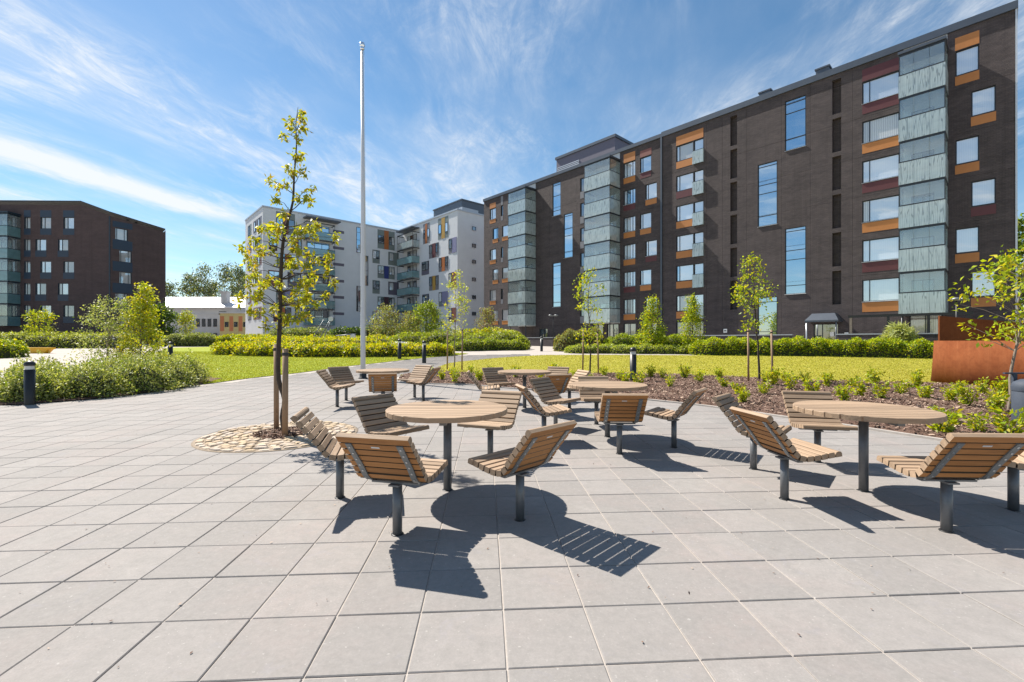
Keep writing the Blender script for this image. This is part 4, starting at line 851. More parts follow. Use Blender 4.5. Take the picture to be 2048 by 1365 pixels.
def make_table():
    t = ob('round_table', None); nb = 11; wd = 2*TR/nb
    for i in range(nb):
        y0 = -TR + i*wd + .0055; y1 = y0 + wd - .011; m = MB(); a = m.mat('wood_weathered')
        if i == 0: y0 += .004
        if i == nb-1: y1 -= .004
        ysq = [y0 + (y1-y0)*q/4 for q in range(5)]; right = [(math.sqrt(max(1e-6, TR*TR - y*y)), y) for y in ysq]
        poly = right + [(-x, y) for (x, y) in reversed(right)]; n = len(poly)
        def sh(b): return [(x - math.copysign(b, x), y + (b if abs(y-y0) < 1e-6 else (-b if abs(y-y1) < 1e-6 else 0))) for (x, y) in poly]
        vs = [(x, y, TH-TT) for (x, y) in poly] + [(x, y, TH-.004) for (x, y) in poly] + [(x, y, TH) for (x, y) in sh(.004)]
        fs = [tuple(range(n-1, -1, -1))] + [(k*n+j, k*n+(j+1) % n, (k+1)*n+(j+1) % n, (k+1)*n+j) for k in range(2) for j in range(n)] + [tuple(range(2*n, 3*n))]
        m.add(vs, fs, a); ob('board', m.mesh('board'), t)
    m = MB(); m.box(-.03, .03, -.44, .44, TH-TT-.04, TH-TT-.001); m.box(-.35, -.031, -.03, .03, TH-TT-.04, TH-TT-.001); m.box(.031, .35, -.03, .03, TH-TT-.04, TH-TT-.001); ob('frame', m.mesh('frame', ['steel']), t)
    m = MB(); m.cyl((0, 0), .038, 0, TH-TT-.04, 24); ob('post', m.mesh('post', ['steel']), t)
    m = MB(); m.lathe((0, 0, 0), [(.048, -.004), (.048, .003), (.044, .005), (.038, .006)], 24); ob('base_ring', m.mesh('base_ring', ['black_metal']), t)
    return t
tab0 = make_table()
for i, (q, x, y, lab, rz) in enumerate(TABLES):
    o = tab0 if i == 0 else copy_tree(tab0)
    o.location = (x, y, gz(y)); o.rotation_euler.z = R(rz); tag(o, lab, 'table', 'round slatted tables on the plaza')
CHAIRS = [(-.82, 3.22, .24, .97, 'slatted chair nearest the camera at the nearest table, its back towards us'),
          (.062, 3.474, -.72, .70, 'slatted chair at the right front of the nearest table, seen from behind at an angle'),
          (-1.519, 3.974, .95, .25, 'slatted chair at the left of the nearest table, beside the stone tree pit'),
          (-1.30, 4.85, .72, -.55, 'slatted chair behind the left edge of the nearest table, facing us'),
          (-.25, 5.2, -.38, -.92, 'slatted chair behind the right edge of the nearest table, facing us'),
          (1.316, 5.51, .04, .99, 'slatted chair in front of the middle table, its back squarely towards us'),
          (2.104, 5.845, -.80, .60, 'slatted chair right of the middle table, seen side on'),
          (.44, 6.2, .93, .20, 'slatted chair left of the middle table, seen from behind at an angle'),
          (.70, 7.22, .75, -.60, 'slatted chair left behind the middle table, mostly hidden by other chairs'),
          (1.40, 7.46, 0, -1, 'slatted chair straight behind the middle table, facing us'),
          (2.384, 3.937, .97, .10, 'slatted chair at the left front of the right-hand table, back towards us'),
          (2.608, 4.86, .75, -.66, 'slatted chair at the left behind the right-hand table, partly hidden by the nearer chair'),
          (3.49, 5.14, -.22, -.97, 'slatted chair behind the right-hand table, in front of the mulched bed'),
          (3.158, 3.27, .05, 1, 'slatted chair in front of the right-hand table at the right edge of the photo'),
          (4.10, 3.68, -.86, .50, 'slatted chair cut off by the right edge of the photo'),
          (-2.52, 8.8, -.25, .97, 'slatted chair in front of the far table by the flagpole, back towards us'),
          (-3.67, 9.45, .97, .12, 'outer slatted chair at the left of the far table by the flagpole'),
          (-3.85, 10.45, .80, -.60, 'slatted chair left behind the far table by the flagpole, in the outer chair\'s shelter'),
          (-2.05, 10.4, -.96, .15, 'slatted chair seen side on, right of the far table by the flagpole'),
          (-2.38, 11.0, -.52, -.85, 'slatted chair facing us, right behind the far table by the flagpole'),
          (.73, 8.48, -.35, .93, 'slatted chair in front of the far table at the bed, back towards us'),
          (-.56, 9.1, .97, .05, 'slatted chair left of the far table at the bed, seen from behind'),
          (-.30, 10.05, .45, -.89, 'slatted chair left behind the far table at the bed, facing us'),
          (.95, 10.3, -.45, -.89, 'slatted chair right behind the far table at the bed, facing us'),
          (1.18, 9.24, -.95, -.3, 'slatted chair right of the far table at the bed, half hidden by the middle table')]
for i, (x, y, fx, fy, lab) in enumerate(CHAIRS):
    o = chair0 if i == 0 else copy_tree(chair0)
    o.location = (x, y, gz(y)); o.rotation_euler.z = math.atan2(fy, fx) - math.pi/2; tag(o, lab, 'chair', 'slatted chairs around the plaza tables')

# ------------------------------------------------------------------ flagpole, bollards, lamps, bin, corten
fp = thing('flagpole', 'tall white flagpole at the back of the plaza', 'flagpole', (-5.33, 16.1, gz(16.1)))
m = MB(); m.tube([(0, 0, 0), (0, 0, 1.3), (0, 0, 6), (-.03, 0, 11.75)], [.086, .086, .076, .045], 20); ob('pole', m.mesh('pole', ['white_paint']), fp)
m = MB(); m.lathe((0, 0, 0), [(.16, 0), (.16, .03), (.12, .04), (.12, .16), (.097, .18)], 24); ob('base', m.mesh('base', ['black_metal']), fp)
m = MB(); m.lathe((-.03, 0, 11.75), [(.05, 0), (.075, .02), (.075, .06), (.05, .08), (.085, .12), (.10, .18), (.075, .25), (.0, .28)], 20); ob('finial', m.mesh('finial', ['chrome']), fp)
m = MB(); m.tube([(.13, -.03, 1.2), (.06, -.03, 11.7)], .004, 5); ob('halyard', m.mesh('halyard', ['white_paint']), fp)
def make_bollard():
    t = ob('light_bollard', None)
    m = MB(); m.lathe((0, 0, 0), [(.105, 0), (.105, .93), (.0, .93)], 24); ob('post', m.mesh('post', ['black_metal']), t)
    m = MB(); m.lathe((0, 0, 0), [(.09, .93), (.09, 1.03)], 24); ob('lamp_glass', m.mesh('lamp_glass', ['lamp_glass']), t)
    m = MB(); m.lathe((0, 0, 0), [(.108, 1.03), (.112, 1.06), (.10, 1.11), (.06, 1.15), (.0, 1.165)], 24); ob('cap', m.mesh('cap', ['black_metal']), t)
    return t
bol0 = make_bollard()
for i, (x, y, lab) in enumerate([(3.93, 14.6, 'black light bollard in the mulched bed behind the middle table'), (-10.45, 9.75, 'black light bollard at the left in front of the silvery shrubs'), (-4.55, 23.3, 'black light bollard on the path right of the flagpole'),
                                 (-6.5, 26.0, 'black light bollard in front of the yellow-green hedge by the flagpole'), (2.3, 35.0, 'black light bollard at the far end of the path below the balcony tower'), (-2.0, 39.5, 'small far black light bollard on the clipped mound'),
                                 (-18.6, 21.4, 'black light bollard behind the silvery shrubs on the left path'), (-16.4, 21.6, 'black light bollard between the left path and the yellow-green maple'), (-38.5, 43.5, 'far black light bollard in front of the long left hedge')]):
    o = bol0 if i == 0 else copy_tree(bol0)
    o.location = (x, y, gz(y)); o.scale = (.86, .86, .82) if i == 1 else (1, 1, 1); tag(o, lab, 'bollard', 'black light bollards')
lb_ = thing('litter_bin', 'dark blue-grey litter bin at the right edge beside the bed', 'litter bin', (7.76, 6.72, 0.03))
m = MB(); m.lathe((0, 0, 0), [(.19, 0), (.20, .02), (.205, .60), (.19, .62), (.0, .62)], 28); ob('body', m.mesh('body', ['bin_metal']), lb_)
m = MB(); m.lathe((0, 0, 0), [(.21, .60), (.215, .66), (.19, .73), (.11, .775), (.0, .785)], 28); ob('lid', m.mesh('lid', ['bin_metal']), lb_)
m = MB(); m.box(-.03, .03, .215, .25, 0, .84); m.box(-.16, .16, .215, .25, .841, .865); ob('bracket', m.mesh('bracket', ['bin_metal']), lb_)
m = MB(); m.tube([(-.02, -.2, .10), (-.02, -.222, .10)], .022, 12); ob('lock', m.mesh('lock', ['bolt']), lb_)
# corten steel walls
def prism(pts, z0, ztops, th, mat, name):
    m = MB()
    for i in range(len(pts)-1):
        a, b = Vector(pts[i]), Vector(pts[i+1]); d = (b-a).normalized(); n = Vector((d.y, -d.x)) * th/2
        v = [(a+n), (b+n), (b-n), (a-n)]
        m.add([(v[0].x,v[0].y,z0),(v[1].x,v[1].y,z0),(v[2].x,v[2].y,z0),(v[3].x,v[3].y,z0),(v[0].x,v[0].y,ztops[i]),(v[1].x,v[1].y,ztops[i+1]),(v[2].x,v[2].y,ztops[i+1]),(v[3].x,v[3].y,ztops[i])],
              [(0,3,2,1),(4,5,6,7),(0,1,5,4),(1,2,6,5),(2,3,7,6),(3,0,4,7)])
    return m.mesh(name, [mat])
cw = thing('corten_wall', 'curved rust-brown steel wall with leaning edge at the right of the lawn', 'steel wall', (13.6, 14.6, 0.03))
m = MB(); P = smoothline([(0.75, .85), (.28, .25), (.1, -.55), (-.02, -1.4), (0.05, -2.5), (0.35, -3.8), (.9, -5.2)], 6); n = len(P); vs = []
for i, (x, y) in enumerate(P):
    t = i/(n-1); lean = .0 if i > 6 else .34*(1-i/6)
    for (dx, z) in ((0, -.1), (0.04+lean, 1.36), (.10+lean, 1.36), (.06, -.1)): vs.append((x+dx, y + (.0), z))
fs = []
for i in range(n-1):
    b = 4*i; c = b+4
    for k in range(4): fs.append((b+k, c+k, c+(k+1) % 4, b+(k+1) % 4))
fs += [(0, 1, 2, 3), (4*n-1, 4*n-2, 4*n-3, 4*n-4)]
m.add(vs, fs, 0, True); o = ob('front_plate', m.mesh('front_plate', ['corten']), cw)
ob('back_plate', prism([(1.15, .95), (2.6, 1.15), (4.2, 1.0), (6.2, .4)], -.1, [2.22, 2.12, 1.98, 1.8], .05, 'corten', 'back_plate'), cw)
m = MB(); m.box(.17, .185, -.595, -.575, 0, 1.35); ob('seam', m.mesh('seam', ['corten']), cw)
# lamp posts
def lamp(x, y, h, heads, lab):
    t = thing('street_lamp', lab, 'lamp post', (x, y, gz(y)))
    m = MB(); m.cyl((0, 0), .05, 0, h, 10, 0, .035); ob('pole', m.mesh('pole', ['black_metal']), t)
    for dx in heads:
        m = MB()
        if dx: m.tube([(0, 0, h-.05), (dx, 0, h-.02)], .025, 8)
        m.lathe((dx, 0, h), [(.05, -.06), (.22, .0), (.24, .03), (.12, .12), (.0, .14)], 16); hd = ob('lamp_head', m.mesh('lamp_head', ['steel_galv']), t)
        m = MB(); m.lathe((dx, 0, h), [(.0, -.005), (.2, -.002)], 16); ob('diffuser', m.mesh('diffuser', ['lamp_glass']), hd)
lamp(24.3, 24.6, 3.35, (-.02, .42), 'lamp post behind the rust-brown steel wall'); lamp(4.4, 48, 3.4, (-.3, .3), 'double-headed lamp post below the far balcony tower'); lamp(-47.0, 50, 3.0, (0,), 'single lamp post before the brown block on the left')
lamp(-61.5, 86, 4.2, (0,), 'thin far lamp post before the orange and yellow building')
# playground pieces behind the hedge
t = thing('climbing_frame', 'steel climbing frame with sloping ladder behind the yellow-green hedge', 'climbing frame', (-19.6, 46, gz(46)))
for (a, b) in (((-.95, 0), (.35, 0)), ((-.55, .6), (.75, .6))):
    m = MB(); m.tube([(a[0]-.35, a[1], 0), (b[0], b[1], 2.9)], .045, 8); ob('ladder_rail', m.mesh('ladder_rail', ['steel_galv']), t)
for i in range(6):
    q = .12 + i*.15; m = MB(); x = -1.3 + 1.65*q; m.tube([(x, 0, 2.9*q), (x+.4, .6, 2.9*q)], .04, 6); ob('rung', m.mesh('rung', ['steel_galv']), t)
m = MB(); m.tube([(1.0, .3, 2.9), (-.1, .2, 0)], .05, 8); ob('support_post', m.mesh('support_post', ['steel_galv']), t)
m = MB(); m.tube([(.95, .25, 3.0), (.95, .40, 3.0)], .24, 16); ob('disc', m.mesh('disc', ['white_paint']), t)
t = thing('climbing_frame', 'low steel balance frame with splayed legs behind the hedge by the flagpole', 'climbing frame', (-17.6, 46, gz(46)))
m = MB(); m.tube([(-.4, 0, 1.25), (1.6, .1, 1.45)], .06, 8); ob('bar', m.mesh('bar', ['steel_galv']), t)
for (x, z) in ((-.3, 1.25), (.6, 1.33), (1.2, 1.4)):
    for dx in (-.25, .25):
        m = MB(); m.tube([(x, 0, z), (x+dx-.15, .1, 0)], .045, 6); ob('leg', m.mesh('leg', ['black_metal']), t)
m = MB(); m.tube([(1.35, -.08, 1.2), (1.35, .08, 1.2)], .26, 16); ob('disc', m.mesh('disc', ['white_paint']), t)
t = thing('planter_bench', 'bright yellow bench at the far left path', 'bench', (-33.2, 32.0, gz(32)))
m = MB(); m.box(-2.0, .5, -.25, .25, .28, .40); ob('seat', m.mesh('seat', ['yellow_paint']), t)
m = MB(); m.add([(-1.9,-.2,0),(.15,-.2,0),(.15,.2,0),(-1.9,.2,0),(-1.95,-.23,.28),(.4,-.23,.28),(.4,.23,.28),(-1.95,.23,.28)], [(0,3,2,1),(0,1,5,4),(1,2,6,5),(2,3,7,6),(3,0,4,7)]); ob('base', m.mesh('base', ['yellow_paint']), t)
t = thing('electrical_cabinet', 'low white cabinet in the distance left of the white block', 'cabinet', (-43.5, 70, gz(70)))
m = MB(); m.box(-1.5, 1.5, -.4, .4, 0, 1.1); ob('body', m.mesh('body', ['white_paint']), t); m = MB(); m.box(-1.55, 1.55, -.45, .45, 1.1, 1.18); ob('lid', m.mesh('lid', ['sill']), t)
#@@PART4
# ------------------------------------------------------------------ vegetation
MAPLE = ['leaf_maple_a', 'leaf_maple_b', 'leaf_maple_c']
def star_clusters(P, per, size, out=None, rad=0.06):
    """rosettes of drooping leaves at twig ends"""
    C = np.repeat(P, per, 0) + rng.normal(size=(len(P)*per, 3)) * rad
    return C
def hero_tree():
    Y = 6.62; f = Y/900.0
    def q(x, y, dy=0.0): return ((x-1024)*f - PIT[0], dy, CAM_H + (682.5-y)*f)
    t = thing('maple_tree', 'slender young maple with sparse yellow-green leaves, staked in the stone tree pit', 'tree', (*PIT, 0.0))
    tr = [q(570, 870), q(563, 835, .02), q(567, 800, .03), q(556, 760, .02), q(557, 700), q(560, 640), q(563, 560, -.02), q(566, 500, -.02), q(572, 455), q(584, 405, .02), (q(587, 350, .02)), q(593, 290), q(592, 250), q(596, 215)]
    rd = [.036, .034, .033, .032, .031, .029, .026, .023, .020, .016, .013, .009, .006, .003]
    m = MB(); m.tube(smoothline(tr, 3), list(np.interp(np.linspace(0, 1, 3*(len(tr)-1)+1), np.linspace(0, 1, len(tr)), rd)), 10); ob('trunk', m.mesh('trunk', ['bark_dark']), t)
    ends = [(505,445),(520,470),(538,492),(500,520),(512,540),(535,535),(497,572),(520,585),(540,600),(490,600),(518,625),(545,560),(505,560),(528,560),(535,455),(548,470),(550,370),(580,375),(577,415),(565,270),(575,240),(600,222),(612,250),(605,283),(612,262),(590,262),(597,308),(590,318),(612,350),(600,352),(552,368),(630,385),(625,405),(634,412),(590,440),(600,455),(612,438),(585,470),(600,490),(620,475),(640,470),(652,465),(615,510),(630,520),(645,505),(600,530),(620,545),(640,540),(655,545),(590,555),(610,575),(630,575),(650,560),(585,600),(605,610),(625,605),(640,590),(570,620),(590,630),(610,640),(632,635),(545,625),(530,640),(555,655),(515,600),(575,520),(548,520),(630,450),(585,345),(500,500),(520,510),(570,470),(590,585),(645,525),(615,590),(560,600),(578,575)]
    br = MB(); pts = []
    T = [Vector(p) for p in smoothline(tr, 3)]
    for (ex, ey) in ends:
        dy = random.uniform(-.42, .42) * (0.4 if ey < 400 else 1.0); e = Vector(q(ex, ey, dy))
        base = min((p for p in T if p.z < e.z - .02 + .0), key=lambda p: (p - e).length + .5*abs(e.z-.28*(e-p).length - p.z), default=T[3])
        mid = base.lerp(e, .55) + Vector((random.uniform(-.03, .03), random.uniform(-.03, .03), .04))
        L = (e-base).length; r0 = .004 + .006*min(1, L/.8)
        br.tube([base, base.lerp(mid, .5) + Vector((0, 0, -.01)), mid, e], [r0, r0*.8, r0*.6, .0022], 5)
        pts.append(tuple(e))
        if L > .45 and random.random() < .5: pts.append(tuple(mid + Vector((random.uniform(-.07, .07), random.uniform(-.07, .07), random.uniform(.0, .06)))))
    tag(ob('branches', br.mesh('branches', ['bark_dark']), t), kind='stuff')
    P = np.array(pts); C = np.repeat(P, 32, 0) + rng.normal(size=(len(P)*32, 3))*np.array([.027, .027, .036])
    ob('crown', leaves('crown', C, .070, MAPLE, [.46, .42, .12], None, .6, 1.0, .42, .55), t)
hero_tree()
def stake(x, y, h, r, lab, ang=(0, 0), mat='stake_wood'):
    t = tag(ob('tree_stake', None, None, (x, y, gz(y))), lab, 'stake', 'wooden tree stakes'); t.rotation_euler = (ang[0], ang[1], 0)
    m = MB(); m.tube([(0, 0, -.1), (0, 0, h)], [r, r*.95], 12); m.cyl((0, 0), r*.95, h, h+.012, 12, 0, r*.7); ob('post', m.mesh('post', [mat]), t)
    m = MB(); m.lathe((0, 0, h-.09), [(r*1.05, 0), (r*1.12, .02), (r*1.05, .045)], 12); ob('tie', m.mesh('tie', ['black_metal']), t)
stake(-3.56, 6.80, 1.32, .038, 'left wooden stake of the young maple in the stone pit', (R(-.5), R(-.4))); stake(-3.24, 6.42, 1.26, .042, 'right wooden stake of the young maple in the stone pit', (0, R(.4)))

def make_tree(name, lab, x, y, h, cb, rx, ry, nb, per, size, mats, weights, tr=.04, bark='bark_dark', lean=(0, 0), shape='round', droop=.35, aspect=.5, seed=1, cat='tree', group=None, spread=.10):
    rg = np.random.default_rng(seed); z0 = gz(y); t = thing(name, lab, cat, (x, y, z0), 0, group)
    k = 9; tp = [(lean[0]*i/k + rg.normal()*.02*h/4, lean[1]*i/k + rg.normal()*.02*h/4, h*.97*i/k) for i in range(k+1)]; tp[0] = (0, 0, -.05)
    m = MB(); m.tube(smoothline(tp, 2), list(np.linspace(tr, tr*.12, 2*k+1)), 8); ob('trunk', m.mesh('trunk', [bark]), t)
    T = [Vector(p) for p in smoothline(tp, 2)]; br = MB(); pts = []
    for i in range(nb):
        u = rg.uniform(0, 1) ** (.8 if shape != 'cone' else 1.15); z = cb + (h-cb)*u
        prof_ = {'round': math.sin(math.pi*(.12+.83*u))**.7, 'cone': (1-u)**.75*.98+.06, 'column': (1-u**3)*.85+.08, 'open': math.sin(math.pi*(.2+.75*u))**.6}[shape]
        a = rg.uniform(0, 6.283); r = prof_ * rg.uniform(.35, 1.0)**.6
        ax = np.interp(z, [p.z for p in T], [p.x for p in T]); ay = np.interp(z, [p.z for p in T], [p.y for p in T])
        e = Vector((ax + rx*r*math.cos(a), ay + ry*r*math.sin(a), z)); L = math.hypot(e.x-ax, e.y-ay)
        b = min(T, key=lambda p: abs(p.z - max(cb*.8, z - .55*L - .05))); mid = b.lerp(e, .55) + Vector((rg.normal()*.04*L, rg.normal()*.04*L, .06*L))
        r0 = max(.004, tr*.28*(1-.6*u)); br.tube([b, mid, e], [r0, r0*.6, r0*.2], 4, 0, False); pts += [tuple(e), tuple(e), tuple(mid.lerp(e, .6))]
    ob('branches', br.mesh('branches', [bark]), t)
    P = np.array(pts); C = np.repeat(P, per, 0) + rg.normal(size=(len(P)*per, 3))*spread*np.array([1, 1, .8])
    ob('crown', leaves('crown', C, size, mats, weights, None, .6, 1.0, aspect, droop, rg=rg), t); return t
LIME = ['leaf_lime', 'leaf_yellow', 'leaf_green']
make_tree('young_tree', 'staked young tree at the left end of the bed near the path', -2.54, 19.7, 4.25, 1.55, .60, .6, 40, 6, .10, ['leaf_pale', 'leaf_lime', 'leaf_yellow'], [.45, .35, .2], .03, 'bark_grey', (.1, 0), 'round', seed=11)
make_tree('young_tree', 'staked young tree in the bed behind the middle table', 3.05, 17.6, 4.0, 1.35, .70, .65, 36, 6, .11, ['leaf_lime', 'leaf_yellow', 'leaf_green'], [.5, .3, .2], .035, 'bark_dark', (-.05, 0), 'open', seed=12, spread=.12)
make_tree('young_tree', 'bushier staked young tree in the bed before the entrance canopy', 8.3, 15.1, 4.15, 1.75, .66, .6, 48, 6, .105, ['leaf_lime', 'leaf_green', 'leaf_yellow'], [.45, .3, .25], .04, 'bark_dark', (-.25, 0), 'round', seed=13)
make_tree('young_tree', 'young tree with pale trunk at the right edge beside the litter bin', 9.36, 8.5, 3.15, 1.35, 1.0, .8, 62, 8, .095, ['leaf_lime', 'leaf_yellow', 'leaf_green'], [.5, .3, .2], .032, 'bark_grey', (.35, 0), 'round', seed=14, spread=.09)
make_tree('small_maple', 'dense bright yellow-green cone-shaped maple on the left lawn', -14.3, 17.3, 3.5, .5, .80, .8, 95, 15, .10, ['leaf_yellow', 'leaf_pale', 'leaf_lime'], [.4, .2, .4], .05, 'bark_grey', (.1, 0), 'cone', .6, seed=15, spread=.115)
make_tree('small_tree', 'loose pale green multi-stemmed small tree beside the yellow-green maple', -15.3, 16.9, 2.95, .3, 1.15, .8, 105, 9, .075, ['leaf_pale', 'leaf_silver', 'leaf_green'], [.45, .3, .25], .04, 'bark_grey', (.35, 0), 'open', .3, seed=16, spread=.12)
make_tree('small_tree', 'bright green small tree before the brick facade, left of two', 10.2, 32.6, 3.9, .6, 1.05, 1.0, 120, 9, .15, ['leaf_lime', 'leaf_green', 'leaf_yellow'], [.45, .35, .2], .05, 'bark_dark', (0, 0), 'cone', .4, seed=17, spread=.18)
make_tree('small_tree', 'bright green small tree before the brick facade, right of two', 12.9, 32.2, 4.0, .5, .95, .95, 110, 9, .15, ['leaf_lime', 'leaf_green', 'leaf_yellow'], [.5, .35, .15], .05, 'bark_dark', (0, 0), 'cone', .4, seed=18, spread=.17)
make_tree('small_tree', 'small bright green tree standing in the long left hedge', -51.5, 49, 4.3, .8, 1.3, 1.2, 50, 9, .22, LIME, [.5, .3, .2], .06, 'bark_dark', (0, 0), 'open', .3, seed=19, spread=.25)
make_tree('small_tree', 'bushy green tree against the white block, right of the flagpole', -10.4, 55, 5.2, .5, 2.0, 1.6, 130, 9, .24, ['leaf_green', 'leaf_lime', 'leaf_olive'], [.45, .3, .25], .07, 'bark_dark', (0, 0), 'round', .3, seed=20, spread=.3)
make_tree('small_tree', 'bronze and green loose bush-tree right of the flagpole before the white block', -15.4, 55, 4.8, .3, 2.1, 1.5, 110, 8, .20, ['leaf_olive', 'leaf_bronze', 'leaf_pale'], [.5, .2, .3], .07, 'bark_dark', (0, 0), 'open', .3, seed=21, spread=.3)
make_tree('small_tree', 'olive loose bush-tree between the flagpole and the corner balconies', -12.3, 54, 3.9, .3, 1.5, 1.3, 90, 8, .20, ['leaf_olive', 'leaf_pale', 'leaf_bronze'], [.5, .3, .2], .06, 'bark_dark', (0, 0), 'open', .3, seed=22, spread=.28)
make_tree('small_tree', 'reddish bush-tree at the left corner of the dark brick block', -2.9, 52, 4.3, .3, 1.4, 1.2, 85, 8, .17, ['leaf_bronze', 'leaf_olive', 'leaf_pale'], [.45, .35, .2], .06, 'bark_dark', (0, 0), 'open', .3, seed=23, spread=.25)
make_tree('small_tree', 'dark green bush-tree touching the right corner of the brown block', -43.6, 56, 5.0, .5, 1.4, 1.4, 110, 9, .26, ['leaf_deep', 'leaf_green'], [.6, .4], .08, 'bark_dark', (0, 0), 'round', .3, seed=24, spread=.35)
make_tree('small_tree', 'small yellow-green tree before the low pale building', -47.9, 66, 4.6, 1.5, 1.1, 1.1, 55, 8, .24, ['leaf_lime', 'leaf_yellow', 'leaf_green'], [.5, .3, .2], .07, 'bark_dark', (0, 0), 'round', .3, seed=25, spread=.32)
for i, (px, hgt, rad) in enumerate([(338, 17, 3.2), (362, 20, 3.4), (385, 18.5, 3.0), (408, 22.5, 3.8), (432, 24, 3.8), (455, 21.5, 3.4), (476, 22, 3.2)]):
    make_tree('birch_tree', ['first', 'second', 'third', 'fourth', 'fifth', 'sixth', 'seventh'][i] + ' tall birch from the left behind the low pale building', (px-1024)/900*132, 132 + (i % 3)*4, hgt, 5, rad*.85, rad*.85, 85, 8, .6, ['leaf_far', 'leaf_deep', 'leaf_olive'], [.7, .12, .18], .22, 'bark_grey', (0, 0), 'round', .5, seed=40+i, cat='tree', group='tall birches behind the low building', spread=.75)
make_tree('far_tree', 'green tree beyond the near corner of the brick block', 46.5, 40.5, 11.6, 2, 2.6, 2.2, 150, 9, .42, ['leaf_green', 'leaf_deep', 'leaf_olive'], [.4, .4, .2], .16, 'bark_dark', (0, 0), 'round', .4, seed=51, spread=.5)
for (x, y, h_, lab) in [(-2.82, 19.6, 1.85, 'left thin stake of the young tree near the path'), (-2.15, 19.3, 1.8, 'right thin stake of the young tree near the path'), (2.78, 17.7, 1.75, 'left thin stake of the tree behind the middle table'), (3.4, 17.7, 1.7, 'right thin stake of the tree behind the middle table'),
                      (7.62, 14.5, 1.75, 'left thin stake of the tree before the entrance canopy'), (8.02, 13.85, 1.7, 'right thin stake of the tree before the entrance canopy')]:
    stake(x, y, h_, .032, lab, (R(random.uniform(-1.5, 1.5)), R(random.uniform(-1.5, 1.5))))

def blob_pts(rg, n, rx, ry, h, lumps):
    """points on and just under the surface of a lumpy mound"""
    u = unit(rg.normal(size=(n, 3))); u[:, 2] = np.abs(u[:, 2]) * .98 + .02
    lum = 1 + .13*np.sin(u[:, 0]*lumps + 1.3)*np.sin(u[:, 1]*lumps + .4) + .09*np.sin(u[:, 2]*lumps*1.4 + u[:, 0]*lumps)
    r = lum * (1 - .28*rg.uniform(0, 1, n)**2)
    return u * r[:, None] * np.array([rx, ry, h]), u
def shrub(name, lab, x, y, rx, ry, h, n, size, mats, weights, seed, group=None, cat='shrub', lumps=5.0, upright=.5, core=.72, aspect=.5, rz=0.0, shoots=0):
    rg = np.random.default_rng(seed); t = thing(name, lab, cat, (x, y, gz(y)), rz, group)
    P, u = blob_pts(rg, n, rx, ry, h, lumps); out = u*.55 + np.array([0, 0, upright*.45])
    if shoots:
        q = rg.integers(0, n, shoots); tip = P[q] * rg.uniform(1.12, 1.42, shoots)[:, None]; per = 14; f = rg.uniform(.62, 1.0, (shoots, per, 1)); sp = (tip[:, None, :] * f + rg.normal(size=(shoots, per, 3))*.018).reshape(-1, 3)
        P = np.r_[P, sp]; out = np.r_[out, np.repeat(out[q], per, 0)]
    ob('foliage', leaves('foliage', P, size, mats, weights, out, 1.1, .75, aspect, rg=rg), t)
    m = MB()
    for i in range(14):
        a = rg.uniform(0, 6.283); r = rg.uniform(.3, .9); m.tube([(0, 0, 0), (rx*r*.5*math.cos(a), ry*r*.5*math.sin(a), h*.5), (rx*r*.85*math.cos(a), ry*r*.85*math.sin(a), h*.85)], [.012*max(1, h), .008*max(1, h), .003], 4, 0, False)
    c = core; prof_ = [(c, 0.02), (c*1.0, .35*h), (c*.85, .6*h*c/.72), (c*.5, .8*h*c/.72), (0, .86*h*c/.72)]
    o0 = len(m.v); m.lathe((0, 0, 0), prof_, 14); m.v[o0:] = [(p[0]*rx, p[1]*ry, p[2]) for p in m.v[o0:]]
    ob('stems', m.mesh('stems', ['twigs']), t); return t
SIL = ['leaf_silver', 'leaf_pale', 'leaf_olive', 'leaf_green']; SW = [.35, .25, .25, .15]
# shrub bed at the left
k = 0
for (x, y, rx, ry, h_, lab) in [(-10.15, 10.35, .62, .55, .72, 'low silvery shrub right behind the left bollard'), (-9.6, 11.2, .8, .65, .82, 'silvery shrub second from the left bollard at the plaza edge'), (-9.35, 12.3, .85, .75, .90, 'silvery shrub in the middle of the plaza-side row'), (-9.5, 13.4, .75, .7, .92, 'silvery shrub next to the lawn end of the row'),
                                (-9.75, 14.5, .7, .65, .85, 'last silvery shrub, where the row meets the lawn'), (-11.3, 11.6, .95, .9, .80, 'silvery shrub in the second row behind the left bollard'), (-10.7, 13.2, 1.0, .9, .95, 'tall pale shrub in the middle of the second row'), (-11.2, 15.0, 1.0, .9, .88, 'pale shrub at the back of the bed before the maple'),
                                (-12.9, 13.2, 1.0, .9, .82, 'pale shrub at the path side of the second row'), (-12.8, 15.3, .9, .9, .80, 'pale shrub under the yellow-green maple'), (-11.0, 10.2, .5, .45, .55, 'small straggly shrub left of the left bollard')]:
    shrub('silvery_shrub', lab, x - .85, y, rx, ry, h_, 3600 if k < 5 else 2600, .062, SIL, SW, 100+k, 'silvery shrubs beside the left path', upright=.8, lumps=7, core=.62, shoots=70); k += 1
